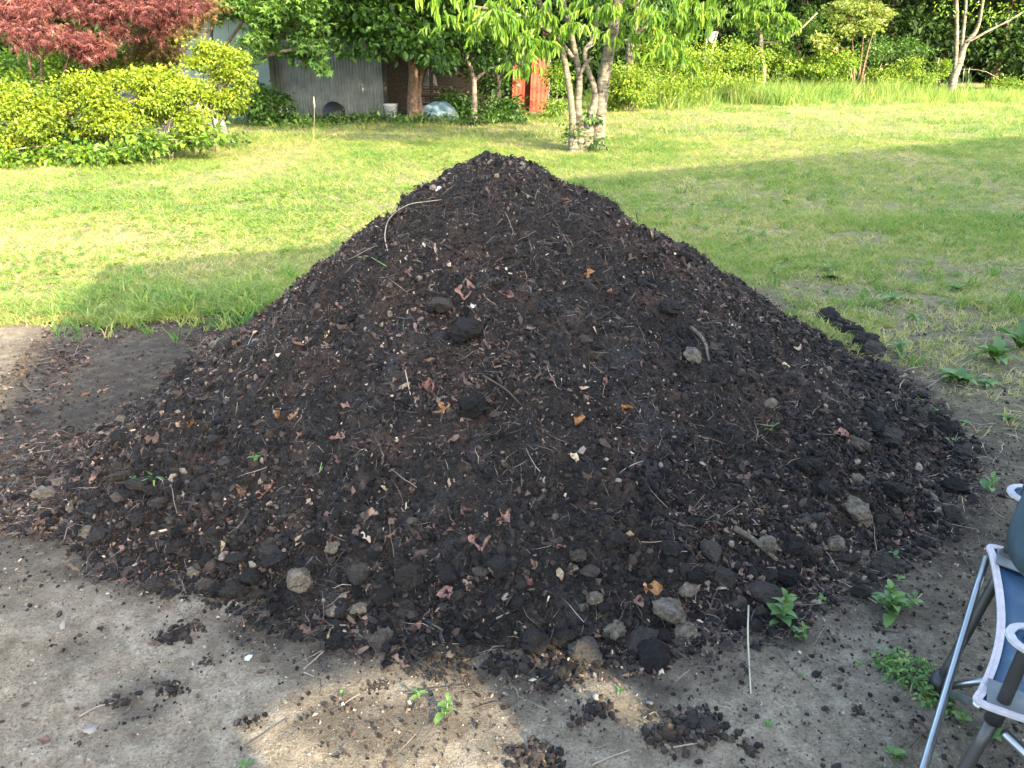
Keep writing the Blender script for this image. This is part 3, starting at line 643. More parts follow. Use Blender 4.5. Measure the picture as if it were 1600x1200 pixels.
# ------------------------------------------------------------------ the shed and what lies round it
M_TIN = simple_mat("galvanised_tin", [(.10, .115, .11), (.15, .165, .16), (.20, .215, .21)], .55, .25, nscale=3, bmp=.2, bscale=30)
M_GREENP = simple_mat("pale_green_paint", [(.11, .15, .125), (.15, .195, .165)], .6, nscale=2)
M_OLDWOOD = simple_mat("old_wood", [(.018, .015, .012), (.035, .029, .023), (.06, .05, .04)], .9, nscale=20)
M_RUSTW = simple_mat("reddish_boards", [(.05, .024, .014), (.09, .045, .026), (.14, .08, .05)], .9, nscale=18)
M_BLACK = simple_mat("black_plastic", [(.012, .012, .013), (.02, .02, .022)], .45)
M_WPL = simple_mat("white_plastic", [(.30, .31, .31), (.45, .45, .45)], .5, nscale=5)
M_BLUET = simple_mat("blue_white_tarp", [(.03, .075, .11), (.10, .16, .19), (.22, .25, .26)], .5, nscale=2.5)
M_GREYB = simple_mat("dusty_cloth", [(.12, .11, .10), (.3, .29, .27)], .9, nscale=6)
M_DARKF = simple_mat("shed_earth_floor", [(.03, .025, .02), (.05, .042, .035)], .95)
YS = 21.0
shed = thing("shed", "old lean-to shed with grey corrugated wall and pale green side under the trees", "shed", (xat(515, YS), YS, 0))
xa, xb = xat(430, YS, .9), xat(599, YS, .9)
ns = 3; wsh = (xb-xa)/ns
cx_ = np.linspace(0, wsh+.03, int(wsh/.076*6)); 
sh_me = None
for k in range(ns):
    V = []; prof = .011*np.sin(cx_/.076*2*math.pi)
    for dy in (0, .003):
        for z in (.02, .95, 1.86): V.append(np.stack([xa+k*wsh+cx_, YS+prof+dy-(.004 if k % 2 else 0), np.full_like(cx_, z+.012*k)], 1))
    n = len(cx_); V = np.concatenate(V); F = []
    for s in range(2):
        for r_ in range(2):
            for q in range(n-1):
                o_ = (s*3+r_)*n+q; F.append((o_, o_+1, o_+n+1, o_+n) if s == 0 else (o_+n, o_+n+1, o_+1, o_))
    mk("corrugated_sheet", (V, np.array(F)), M_TIN, shed)
mk("lintel_board", box(((xa+xb)/2, YS-.02, 2.03), (xb-xa+.1, .06, .26)), M_OLDWOOD, shed)
xg0, xg1 = xat(270, YS, .9), xa-.03
for k in range(3):
    w_ = (xg1-xg0)/3; mk("wall_panel", box((xg0+w_*(k+.5), YS-.35+.006*(k % 2), 1.2), (w_-.012, .04, 2.4)), M_GREENP, shed)
mk("corner_post", box((xg1-.02, YS-.18, 1.2), (.09, .42, 2.4)), M_GREENP, shed)
for xp in (xb+.03, xat(652, YS, 1)+.35, xat(780, YS, 1)): mk("post", box((xp, YS+.02, 1.05), (.1, .1, 2.1)), M_OLDWOOD, shed)
mk("beam", box((xat(690, YS, 2), YS+.03, 2.13), (xat(785, YS, 2)-xb+.3, .1, .16)), M_OLDWOOD, shed)
mk("back_wall", box((xat(600, YS+3, 1), YS+3.2, 1.2), (8.6, .06, 2.5)), M_OLDWOOD, shed)
mk("shed_floor", box((xat(690, YS, 0), YS+1.5, .02), (3.6, 3.0, .05)), M_DARKF, shed)
mk("roof", prism([(xg0-.3, YS-.75, 2.42), (xat(790, YS, 2)+1, YS-.75, 2.26), (xat(790, YS, 2)+1, YS-.75, 2.31), (xg0-.3, YS-.75, 2.47)], (0, 4.2, -.1)), M_TIN, shed)
# bucket
def lathe(prof, n=20):
    pr = np.array(prof, float); a = np.arange(n)/n*2*math.pi
    V = np.stack([np.outer(pr[:, 0], np.cos(a)), np.outer(pr[:, 0], np.sin(a)), np.repeat(pr[:, 1][:, None], n, 1)], 2).reshape(-1, 3)
    m_ = len(pr); i, j = np.meshgrid(np.arange(m_-1), np.arange(n), indexing='ij'); j2 = (j+1) % n
    return V, np.stack([(i*n+j).ravel(), (i*n+j2).ravel(), ((i+1)*n+j2).ravel(), ((i+1)*n+j).ravel()], 1)
bx_ = np.array((xat(611, 19.8, .2), 19.8, .02))
bk_ = thing("bucket", "white plastic bucket at the dark mouth of the shed", "bucket", bx_)
mk("bucket_body", (lathe([(.001, 0), (.13, 0), (.165, .36), (.178, .37), (.178, .40), (.16, .40), (.125, .03), (.001, .03)])[0]+bx_, lathe([(.001, 0), (.13, 0), (.165, .36), (.178, .37), (.178, .40), (.16, .40), (.125, .03), (.001, .03)])[1]), M_WPL, bk_, smooth=True)
mk("handle", tube([bx_+(-.17, 0, .36), bx_+(-.13, -.13, .28), bx_+(0, -.19, .24), bx_+(.13, -.13, .28), bx_+(.17, 0, .36)], .006, 5, 4), M_TIN, bk_, smooth=True)
# black basin leaning on the tin
cb = np.array((xat(521, 20.3, .1), 20.4, .06)); Lz = lathe([(.001, .14), (.22, .14), (.26, 0), (.285, 0), (.285, .02), (.235, .17), (.001, .17)]); Rb = np.array(Matrix.Rotation(D2R(62), 3, 'X'))
basin = mk("basin", (Lz[0]@Rb.T+cb+(0, 0, .10), Lz[1]), M_BLACK, None, smooth=True); tag(basin, "round black basin tipped against the foot of the corrugated wall", "basin")
def drape(cx, cy, w, d, h, seed, sharp=2.2):
    def fn(u, v):
        x = (u-.5)*2; y = (v-.5)*2
        q = np.clip(1-np.maximum(np.abs(x), np.abs(y))**sharp, 0, 1)
        z = h*q**.6*(.65+.6*fbm(u*3+seed, v*3, 3, seed))+.02
        return np.stack([cx+x*w/2*(1+.1*fbm(v*4, u*2, 2, seed)), cy+y*d/2, z+.03*fbm(u*12, v*12, 3, seed+3)], -1)
    return sheet(fn, 26, 20, .006)
o = mk("tarp", drape(xat(684, 20.2, .3), 20.3, 1.0, .8, .42, 3), M_BLUET, None, smooth=True); tag(o, "crumpled blue and white tarp right of the thick brown trunk", "tarp")
lum = thing("lumber_heap", "loose heap of reddish brown boards behind the blue tarp", "lumber", (xat(680, 21.4), 21.5, 0))
for k in range(11):
    mk("plank", box((xat(682, 21.5, .6)+random.uniform(-.25, .3), 21.6+random.uniform(-.3, .3), .12+.07*k*.9), (random.uniform(.9, 1.5), .13, .035), random.uniform(-.25, .25)), M_RUSTW if k % 3 else M_OLDWOOD, lum)
o = mk("cloth_bundle", drape(xat(672, 22.6, .9), 22.6, .5, .5, 1.1, 8), M_GREYB, None, smooth=True); tag(o, "pale bundle glimpsed inside the open shed behind the boards", "bundle")
o = mk("plastic_sheet", drape(xat(245, 15.6, .6), 15.8, 2.0, 1.2, .95, 5, 4), M_GREYB, None, smooth=True); tag(o, "white plastic sheet over a low heap behind the yellow-green shrubs", "plastic sheet")
# red-brown tin sheets
M_REDT = simple_mat("red_brown_tin", [(.12, .022, .012), (.20, .040, .020), (.25, .062, .03)], .6, .1, nscale=4, bmp=.15)
def redsheet(x0p, x1p, yb, yt, Y, label):
    w_ = xat(x1p, Y, 1)-xat(x0p, Y, 1); x0 = xat(x0p, Y, 1); zt = at(x0p, yt, Y)[2]; t_ = thing("metal_sheet", label, "metal sheet", (x0+w_/2, Y, 0), "red-brown metal sheets standing left of the pale tree")
    c_ = np.linspace(0, w_, 60); pr = .0025*np.sign(np.sin(c_/.12*2*math.pi))*np.abs(np.sin(c_/.12*2*math.pi))**.4
    lean = .16
    V = np.concatenate([np.stack([x0+c_+s*.06, Y+pr+dy+s*lean, np.full_like(c_, s*(zt+.0))], 1) for dy in (0, .004) for s in (0, .5, 1)]); n = 60; F = []
    for s in range(2):
        for r_ in range(2):
            for q in range(n-1):
                o_ = (s*3+r_)*n+q; F.append((o_, o_+1, o_+n+1, o_+n) if s == 0 else (o_+n, o_+n+1, o_+1, o_))
    mk("sheet", (V, np.array(F)), M_REDT, t_); mk("edge_strip", tube([(x0+w_+.004, Y, 0), (x0+w_+.064, Y+lean, zt)], .014, 6), M_TIN, t_)
redsheet(799, 829, 172, 100, 23.6, "shorter left one of two red-brown metal sheets, partly in shade")
redsheet(828, 857, 176, 78, 23.4, "taller sunlit right one of two red-brown metal sheets")
# white frame far back
wf = thing("frame_stand", "white slanting metal frame half hidden among leaves behind the hedge", "frame", (xat(1112, 31), 31, 0))
mk("panel", prism([at(1103, 48, 31), at(1122, 49, 31), at(1117, 72, 31), at(1108, 64, 31)], (0, .04, 0)), M_WPL, wf)
mk("post", tube([at(1121, 50, 31)+(0, -.03, 0), at(1110, 88, 31)+(0, -.03, 0), np.array((at(1108, 88, 31)[0], 30.97, 0))], .03, 6), M_WPL, wf)
mk("post", tube([at(1105, 46, 31)+(0, -.06, 0), np.array((at(1100, 88, 31)[0], 30.94, 0))], .03, 6), M_TIN, wf)

# ------------------------------------------------------------------ trees and shrubs, left to right
def shrub(name, label, base_px, Y, bl, ncl, nl, ls, mat, proto=DIAM, cs=.10, r0=.018, group=None, cat="shrub", lk=7, ls_=.45, **kw):
    base = (xat(base_px, Y), Y, 0); t_ = plant(name, label, cat, base, group); blobs = [blob(*q) for q in bl]
    ch, tt = foliage(lumps(blobs, lk, ls_) if lk else blobs, ncl, nl, cs, ls, proto, **kw); mk("foliage", ch, mat, t_, tint=tt); stems_to(t_, base, blobs, M_BARK, r0, 7); return t_
GA = "yellow-green shrubs along the left edge of the lawn"
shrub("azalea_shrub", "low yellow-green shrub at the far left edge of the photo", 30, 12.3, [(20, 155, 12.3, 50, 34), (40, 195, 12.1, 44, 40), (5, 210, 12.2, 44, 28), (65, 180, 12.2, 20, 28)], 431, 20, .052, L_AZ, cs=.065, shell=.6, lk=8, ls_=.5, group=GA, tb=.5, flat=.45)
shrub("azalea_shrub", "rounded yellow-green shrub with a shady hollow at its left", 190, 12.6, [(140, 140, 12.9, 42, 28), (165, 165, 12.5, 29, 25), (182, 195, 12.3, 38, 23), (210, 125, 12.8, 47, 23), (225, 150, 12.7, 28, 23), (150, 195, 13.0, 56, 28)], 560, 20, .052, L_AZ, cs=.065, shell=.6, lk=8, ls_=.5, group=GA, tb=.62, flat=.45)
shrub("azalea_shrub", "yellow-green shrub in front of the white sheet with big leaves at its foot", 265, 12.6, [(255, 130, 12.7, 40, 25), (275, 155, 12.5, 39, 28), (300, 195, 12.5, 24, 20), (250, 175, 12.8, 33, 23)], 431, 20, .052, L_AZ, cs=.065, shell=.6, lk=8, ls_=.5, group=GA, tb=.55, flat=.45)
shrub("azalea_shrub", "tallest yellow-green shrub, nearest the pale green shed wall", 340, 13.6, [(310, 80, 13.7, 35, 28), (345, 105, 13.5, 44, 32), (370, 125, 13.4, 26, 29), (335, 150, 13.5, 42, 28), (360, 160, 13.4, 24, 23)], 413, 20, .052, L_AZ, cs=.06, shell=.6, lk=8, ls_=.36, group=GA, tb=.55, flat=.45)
shrub("azalea_shrub", "mid green shrub behind the far left one, under the red maple", 70, 14.2, [(60, 105, 14.2, 48, 32), (110, 98, 14.4, 48, 28), (20, 100, 14.5, 44, 32), (165, 95, 14.6, 45, 26), (100, 150, 14.4, 60, 30), (205, 100, 14.5, 34, 24), (85, 128, 13.6, 40, 28), (50, 120, 13.7, 34, 22)], 700, 11, .07, L_BUSH, cs=.10, group=GA, tb=.30)
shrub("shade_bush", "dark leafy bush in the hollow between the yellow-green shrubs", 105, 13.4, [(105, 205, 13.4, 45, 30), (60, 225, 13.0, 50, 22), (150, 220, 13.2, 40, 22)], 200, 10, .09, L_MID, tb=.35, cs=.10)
shrub("low_bush", "low tangle of green leaves along the foot of the left shrubs", 150, 12.0, [(20, 245, 11.9, 60, 14), (110, 240, 11.9, 60, 14), (185, 238, 12.0, 40, 12), (225, 222, 12.0, 24, 16), (320, 215, 12.5, 60, 22)], 230, 10, .085, L_BUSH, tb=.25, cs=.09)
red = plant("red_maple", "red-leaved maple overhanging the shrubs at the top left", "maple tree", (xat(95, 14), 14.0, 0))
bl = [blob(*q) for q in ((40, 21, 13.2, 75, 38), (130, 31, 13.2, 75, 36), (205, 26, 13.4, 65, 34), (70, 56, 13.0, 80, 20), (255, 1, 13.6, 60, 36), (140, 73, 13.1, 18, 23), (100, -49, 13.8, 190, 46), (80, -119, 14, 160, 46))]
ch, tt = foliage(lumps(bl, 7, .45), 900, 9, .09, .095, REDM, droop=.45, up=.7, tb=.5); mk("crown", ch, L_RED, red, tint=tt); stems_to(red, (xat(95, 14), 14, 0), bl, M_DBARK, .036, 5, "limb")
shrub("bronze_maple", "brown and olive leaved maple right of the red crown", 235, 15.0, [(235, 70, 14.8, 42, 38), (215, 95, 14.7, 30, 22), (265, 40, 15, 38, 34), (290, 12, 15.2, 38, 25), (240, -20, 15, 60, 40)], 560, 9, .10, L_BRONZE, REDM, cs=.12, r0=.04, cat="maple tree", tb=.45, droop=.4)
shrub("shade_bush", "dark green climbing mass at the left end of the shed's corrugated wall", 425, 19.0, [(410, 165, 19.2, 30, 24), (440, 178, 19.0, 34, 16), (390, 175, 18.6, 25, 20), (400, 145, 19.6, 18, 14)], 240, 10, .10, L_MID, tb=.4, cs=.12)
gm = plant("green_maple", "light green maple drooping over the pale green shed wall", "maple tree", (xat(330, 19), 19.3, 0))
bl = [blob(*q) for q in ((385, 15, 17.6, 50, 30), (430, 30, 17.4, 42, 26), (402, 72, 17.2, 16, 24), (490, 62, 17.4, 32, 26), (455, 5, 17.8, 60, 32), (335, -2, 17.6, 50, 26), (300, 8, 17.4, 46, 24), (270, 0, 17.2, 40, 26), (500, 98, 17.2, 12, 12), (410, -60, 18.3, 120, 40))]
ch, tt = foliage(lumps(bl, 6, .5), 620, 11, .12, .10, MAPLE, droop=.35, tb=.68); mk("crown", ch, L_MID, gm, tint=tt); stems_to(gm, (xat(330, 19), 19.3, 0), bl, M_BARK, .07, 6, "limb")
gt = plant("broadleaf_tree", "dense green tree with thick brown trunk growing over the shed mouth", "tree", (xat(648, 19.6), 19.6, 0))
tb_ = [at(646, 184, 19.6), at(645, 150, 19.6), at(646, 110, 19.6), at(640, 60, 19.6), at(620, -40, 19.6)]; tb_[0][2] = -.05
mk("trunk", tube(tb_, [.19, .125, .115, .11, .09], 12, 5, .10), M_DBARK, gt, smooth=True)
mk("trunk", tube([tb_[0]+(.18, .05, 0), tb_[1]+(.14, .05, 0), tb_[2]+(.2, .1, 0), at(680, 60, 19.8), at(720, -40, 20)], [.10, .06, .055, .05, .04], 9, 4, .1), M_DBARK, gt, smooth=True)
bl = [blob(*q) for q in ((560, 18, 18.9, 70, 38), (600, 52, 18.6, 55, 22), (640, 50, 18.5, 50, 30), (678, 88, 18.4, 24, 20), (530, 0, 19.2, 70, 34), (620, 5, 19, 80, 45), (700, 40, 19, 60, 45), (610, -60, 19.5, 160, 55), (600, -150, 20, 180, 70), (555, 66, 18.8, 30, 13), (590, 80, 18.6, 22, 11), (480, 84, 18.2, 20, 15), (445, 70, 18.3, 26, 14), (655, 30, 19.8, 70, 36))]
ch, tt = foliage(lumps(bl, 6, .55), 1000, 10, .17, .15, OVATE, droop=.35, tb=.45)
ch2, tt2 = foliage([(np.array((1.6, 18.4, 4.6)), np.array((2.6, 1.8, 1.2))), (np.array((-1, 18.6, 4.2)), np.array((2.6, 1.7, 1.1))), (np.array((-3.6, 18.6, 3.6)), np.array((2.6, 1.5, .8)))], 800, 10, .24, .21, OVATE, droop=.3, tb=.45)  # second canopy, high out of view, added to shade the shed
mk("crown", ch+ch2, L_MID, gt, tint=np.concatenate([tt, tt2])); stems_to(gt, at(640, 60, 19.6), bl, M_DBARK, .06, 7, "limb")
yt = plant("young_tree", "thin forked young tree in the shade left of the red sheets", "tree", (xat(741, 19.3), 19.3, 0))
b0 = at(741, 182, 19.3); b0[2] = -.05
mk("trunk", tube([b0, at(741, 150, 19.3), at(739, 120, 19.3), at(728, 85, 19.3)], [.075, .065, .06, .03], 8, 4), M_BARK, yt, smooth=True)
mk("limb", tube([at(740, 128, 19.3), at(752, 116, 19.3), at(768, 105, 19.3)], [.045, .035, .02], 6, 4), M_BARK, yt, smooth=True)
bl = [blob(*q) for q in ((735, 70, 19.3, 40, 22), (770, 92, 19.4, 26, 15), (705, 95, 19.4, 18, 12), (740, 40, 19.5, 60, 30), (800, 60, 20.5, 40, 40))]
ch, tt = foliage(bl, 210, 8, .16, .13, OVATE, droop=.3, tb=.38); mk("crown", ch, L_MID, yt, tint=tt)
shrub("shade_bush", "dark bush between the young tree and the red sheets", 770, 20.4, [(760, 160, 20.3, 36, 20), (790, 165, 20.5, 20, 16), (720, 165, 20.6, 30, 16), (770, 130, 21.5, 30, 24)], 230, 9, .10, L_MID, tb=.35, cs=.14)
shrub("vine_bush", "leafy bush squeezed between the red sheets and the pale stems", 868, 21.5, [(868, 150, 21.5, 16, 26), (875, 110, 22, 18, 20), (862, 175, 21, 16, 10)], 120, 9, .09, L_BUSH, tb=.4, cs=.12)
# the pale many-stemmed tree
mt = plant("chestnut_tree", "pale many-stemmed tree with long drooping leaves standing on the lawn behind the heap", "tree", (xat(915, 14), 14.0, 0))
def px_tube(pts, Y, R, mat, parent, name, n=10, k=5, knob=.06, dz=True):
    P = [at(a_, b_, Y+(q[2] if len(q) > 2 else 0)) for q in pts for a_, b_ in [q[:2]]]
    if dz: P[0][2] = -.08
    return mk(name, tube(P, R, n, k, knob), mat, parent, smooth=True)
px_tube([(933, 216), (937, 180), (942, 135), (949, 92), (957, 50), (965, 5), (985, -90, .3), (1000, -200, .5)], 14.1, [.15, .105, .108, .10, .095, .085, .07, .05], M_PBARK, mt, "trunk", 14)
px_tube([(906, 236), (905, 200), (903, 165), (905, 120), (897, 75), (885, 20), (850, -90)], 13.95, [.15, .085, .062, .054, .048, .043, .03], M_PBARK, mt, "stem")
px_tube([(897, 236), (895, 200), (893, 165), (886, 115), (874, 65), (850, 15), (800, -60)], 13.85, [.11, .07, .055, .05, .043, .04, .03], M_PBARK, mt, "stem")
px_tube([(914, 234), (920, 195), (929, 160), (928, 135), (918, 108), (914, 80), (926, 60), (935, 10)], 14.0, [.14, .10, .06, .05, .045, .04, .035, .03], M_PBARK, mt, "stem")
px_tube([(952, 84), (972, 68), (995, 53), (1030, 20, -.2)], 14.05, [.045, .04, .03, .02], M_PBARK, mt, "limb", 7, dz=False)
px_tube([(896, 92), (880, 70), (860, 50, -.4), (800, 20, -.8), (740, 10, -1)], 13.9, [.04, .035, .03, .025, .015], M_PBARK, mt, "limb", 7, dz=False)
px_tube([(905, 118), (915, 100), (925, 90)], 13.9, [.03, .028, .02], M_PBARK, mt, "limb", 7, dz=False)
bl = [blob(*q) for q in ((730, 8, 12.9, 85, 26), (700, 22, 12.8, 45, 16), (770, 45, 12.7, 50, 24), (815, 75, 12.6, 34, 26), (835, 100, 12.6, 22, 12), (800, 15, 13, 60, 40), (880, 30, 12.9, 50, 34), (865, 70, 13.2, 26, 16), (950, 15, 13.2, 60, 26), (1015, 35, 13.3, 55, 38), (1055, 70, 13.3, 45, 30), (1090, 88, 13.4, 26, 16), (1100, 25, 13.6, 45, 32), (980, -40, 13.8, 140, 50), (820, -60, 13.5, 160, 50), (900, -150, 14, 220, 70))]
ch, tt = sprigs(lumps(bl, 7, .5), 900, 8, .155, LANCE, tb=.5)
bh = [(np.array((1.6, 14.2, 5.0)), np.array((3.4, 2.4, 1.5))), (np.array((3.2, 13.6, 4.0)), np.array((2.2, 2.0, .9))), (np.array((-.4, 13.6, 4.2)), np.array((2.4, 2.0, 1.1))), (np.array((1.2, 14.4, 6.6)), np.array((2.2, 2.0, 1.2)))]  # upper crown out of view, enlarged to shade the shed and lawn
ch2, tt2 = sprigs(bh, 620, 8, .24, LANCE, tb=.5)
mk("crown", ch+ch2, L_LONG, mt, tint=np.concatenate([tt, tt2]))
bl = [blob(900, 215, 13.9, 10, 14), blob(935, 222, 13.8, 12, 12), blob(925, 180, 13.9, 8, 10), blob(893, 200, 13.8, 9, 8)]
ch, tt = foliage(bl, 40, 8, .07, .075, OVATE, tb=.4); mk("shoots", ch, L_MID, mt, tint=tt, kind='stuff')
# behind, right of the tree
GB = "sunlit bushes along the back edge of the lawn"
for (lab, bpx, Y, bb, ncl, ls, mt_, tbv) in (
    ("sunlit yellow-green bush just right of the pale tree's trunk", 985, 23.5, [(975, 120, 23.5, 28, 28), (1000, 140, 23.3, 32, 24), (960, 150, 23.6, 20, 18)], 300, .085, L_BUSH, .6),
    ("tall wall of green leaves behind the pale tree's right branches", 1050, 25, [(1050, 110, 25, 44, 32), (1030, 140, 24.6, 40, 20), (1085, 130, 25, 36, 24), (1060, 75, 25.6, 46, 26), (1010, 95, 25.4, 30, 26)], 380, .085, L_BUSH, .55),
    ("yellow-green bush left of the slim leaning pale trunk", 1140, 28, [(1125, 110, 28, 40, 26), (1165, 95, 28.4, 32, 28), (1150, 128, 27.6, 44, 14), (1130, 80, 28.6, 36, 24)], 330, .09, L_BUSH, .6),
    ("bright leafy bush at the middle of the back edge, below the yellow maple", 1290, 31.5, [(1270, 100, 31.5, 36, 22), (1310, 108, 31.3, 34, 24), (1240, 112, 31.6, 30, 20), (1225, 90, 32, 24, 18)], 320, .11, L_BUSH, .45),
    ("rounded light green bush left of the right-hand bare-stemmed tree", 1420, 31.8, [(1415, 118, 31.8, 34, 20), (1445, 122, 31.6, 24, 14), (1385, 122, 32, 24, 14)], 300, .10, L_BUSH, .55),
    ("small light green bush at the foot of the dark evergreens at the far right", 1590, 32.5, [(1585, 130, 32.5, 25, 10), (1480, 105, 33, 12, 10)], 110, .10, L_BUSH, .45),
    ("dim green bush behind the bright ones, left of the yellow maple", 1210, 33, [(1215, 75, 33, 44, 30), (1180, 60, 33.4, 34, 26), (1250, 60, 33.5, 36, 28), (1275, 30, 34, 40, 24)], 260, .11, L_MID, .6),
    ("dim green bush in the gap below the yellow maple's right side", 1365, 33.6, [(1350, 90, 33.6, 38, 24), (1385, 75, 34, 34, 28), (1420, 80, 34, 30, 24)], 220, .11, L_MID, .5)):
    shrub("bush", lab, bpx, Y, bb, int(ncl*1.5), 10, ls*.9, mt_, cs=.13, group=GB, tb=tbv, lk=8, ls_=.45)
pt = plant("slim_tree", "slim pale trunk with crooked top left of the yellow maple", "tree", (xat(1192, 31), 31, 0))
px_tube([(1192, 138), (1193, 110), (1189, 80), (1188, 55), (1181, 43), (1172, 30)], 31, [.12, .10, .09, .085, .07, .05], M_PBARK, pt, "trunk", 9)
px_tube([(1190, 66), (1215, 66), (1245, 50), (1277, 20)], 31, [.06, .05, .04, .03], M_PBARK, pt, "limb", 7, dz=False)
bl = [blob(*q) for q in ((1150, 15, 30.6, 40, 30), (1195, 12, 30.5, 40, 30), (1225, 35, 30.6, 22, 20), (1190, -50, 31, 90, 40))]
ch, tt = sprigs(bl, 380, 8, .22, LANCE, tb=.45); mk("crown", ch, L_LONG, pt, tint=tt)
ym = plant("yellow_maple", "yellow-green feathery maple crown hanging at the back edge of the lawn", "maple tree", (xat(1345, 32), 32.4, 0))
bl = [blob(*q) for q in ((1330, 20, 31, 50, 24), (1300, 52, 31, 32, 20), (1350, 48, 30.8, 28, 20), (1375, 15, 31.2, 22, 18), (1290, 70, 31, 18, 10), (1340, -40, 31.5, 80, 40))]
ch, tt = foliage(lumps(bl, 6, .5), 480, 10, .12, .10, MAPLE, droop=.3, tb=.5); mk("crown", ch, L_YEL, ym, tint=tt); stems_to(ym, (xat(1345, 32), 32.4, 0), bl, M_DBARK, .06, 5, "limb")
ct = plant("pale_trunk_tree", "pale straight trunk in the shade behind the pale tree's main stem", "tree", (xat(985, 26), 26, 0))
px_tube([(984, 150), (985, 110), (984, 80), (990, 50), (995, 0), (1000, -100)], 26, [.15, .13, .12, .11, .1, .07], M_PBARK, ct, "trunk", 9)
bl = [blob(*q) for q in ((990, -20, 25.6, 90, 40), (1010, 40, 26.5, 40, 20), (960, 30, 27, 50, 30), (1000, -110, 26, 120, 60))]
ch, tt = foliage(bl, 380, 8, .22, .15, OVATE, droop=.3, tb=.35); mk("crown", ch, L_MID, ct, tint=tt)
rt = plant("bare_stemmed_tree", "slender tree with several bare pale stems at the right of the lawn's back edge", "tree", (xat(1486, 32), 32, 0))
px_tube([(1485, 144), (1491, 120), (1500, 95), (1508, 70), (1524, 50), (1532, 25), (1540, -30)], 32, [.17, .15, .13, .10, .08, .06, .04], M_PBARK, rt, "stem", 10)
px_tube([(1491, 118), (1493, 95), (1495, 50), (1494, 0), (1492, -60)], 32, [.09, .08, .075, .07, .05], M_PBARK, rt, "stem", 8, dz=False)
px_tube([(1501, 90), (1505, 50), (1508, 20), (1512, -40)], 32.05, [.07, .065, .06, .04], M_PBARK, rt, "stem", 8, dz=False)
px_tube([(1512, 66), (1545, 48), (1580, 30), (1620, 5)], 31.9, [.05, .045, .04, .03], M_PBARK, rt, "limb", 7, dz=False)
bl = [blob(*q) for q in ((1500, 5, 31.7, 36, 14), (1550, 20, 31.7, 50, 14), (1505, 78, 31.9, 12, 6), (1590, 15, 31.8, 30, 12), (1520, -60, 32, 110, 40), (1510, -150, 32, 140, 60))]
ch, tt = foliage(bl, 260, 7, .20, .12, OVATE, tb=.5); mk("crown", ch, L_BUSH, rt, tint=tt)
# evergreens at the back
GE = "dark evergreen trees closing the view behind the lawn"
ev = [(-40, 27, "dark evergreen at the far left behind the red maple"), (180, 27, "dark evergreen behind the bronze maple"), (330, 28, "dark evergreen rising behind the pale green shed wall"), (520, 28.5, "dark evergreen behind the corrugated shed roof"), (700, 29, "dark evergreen behind the open end of the shed"), (850, 29.5, "dark evergreen directly behind the red sheets"), (1000, 32, "dark evergreen behind the pale straight trunk"), (1120, 36, "dark evergreen behind the white slanting frame"), (1250, 38, "dark evergreen behind the slim pale trunk"), (1390, 37, "dark evergreen just right of the yellow maple"), (1480, 38, "dark evergreen behind the right-hand bare-stemmed tree"), (1570, 36.5, "dark evergreen at the right edge of the photo")]
for (pxx, Y, lab) in ev:
    x = xat(pxx, Y, 1.6); t_ = plant("evergreen_tree", lab, "evergreen tree", (x, Y, 0), GE)
    mk("trunk", tube([(x, Y+.5, -.05), (x+.1, Y+.5, 3), (x-.1, Y+.6, 7)], [.22, .18, .1], 8, 3, .08), M_DBARK, t_, smooth=True)
    bl = [(np.array((x+random.uniform(-1.6, 1.6), Y+random.uniform(-.3, 1.2), z)), np.array((random.uniform(1.4, 2.2), 1.2, random.uniform(.8, 1.3)))) for z in (.9, 1.4, 2.0, 2.7, 3.4, 4.4)] + [(np.array((x, Y-1.6, 5.2)), np.array((2.9, 2.6, .9))), (np.array((x, Y, 6.8)), np.array((2.4, 2.2, 1.5)))]  # forward blob above the view, added as an overhang shading the leaves below
    ch, tt = foliage(bl, 560, 10, .26, .24, DIAM, droop=.3, tb=.40, tspread=.3); mk("crown", ch, L_DARK, t_, tint=tt)
P_ = []
blw = [(np.array((x, 46+.00*x*x+random.uniform(-1, 1), z)), np.array((3.2, 1.5, 1.8))) for x in np.arange(-34, 46, 3.2) for z in (.8, 1.6, 2.4, 3.2, 4.4, 6.8, 9.2)]
ch, tt = foliage(blw, 5600, 9, .6, .62, DIAM, tb=.25)
o = mk("woods", ch, L_DARK, None, tint=tt, kind='stuff'); o['label'] = "dark wood closing the view behind everything"; o['category'] = "woods"
# ------------------------------------------------------------------ grass
def tuft(nb, h, w, spread, lean, seed, seg=2):
    r = np.random.default_rng(seed); V = []; F = []
    for k in range(nb):
        a = r.uniform(0, 6.28); q = r.uniform(0, 6.28); rad = spread*math.sqrt(r.random()); bx, by = math.cos(q)*rad, math.sin(q)*rad
        hh = h*r.uniform(.5, 1.15); l = lean*r.uniform(.3, 1.5)*hh; ca, sa = math.cos(a), math.sin(a); ww = w*r.uniform(.7, 1.3)
        s = r.uniform(0, 6.28); cx, cy = math.cos(s)*ww, math.sin(s)*ww; n = len(V)
        V += [(bx-cx, by-cy, 0), (bx+cx, by+cy, 0)]
        if seg == 2:
            V += [(bx+ca*l*.35-cx*.8, by+sa*l*.35-cy*.8, hh*.6), (bx+ca*l*.35+cx*.8, by+sa*l*.35+cy*.8, hh*.6)]
        V.append((bx+ca*l, by+sa*l, hh*(1-.15*lean)))
        F += [(n, n+1, n+3), (n, n+3, n+2), (n+2, n+3, n+4)] if seg == 2 else [(n, n+1, n+2)]
    return np.array(V), np.array(F)
def zrots(n):
    a = rng.uniform(0, 6.28, n); z = np.zeros(n); o = np.ones(n)
    return np.stack([np.stack([np.cos(a), -np.sin(a), z], 1), np.stack([np.sin(a), np.cos(a), z], 1), np.stack([z, z, o], 1)], 1)
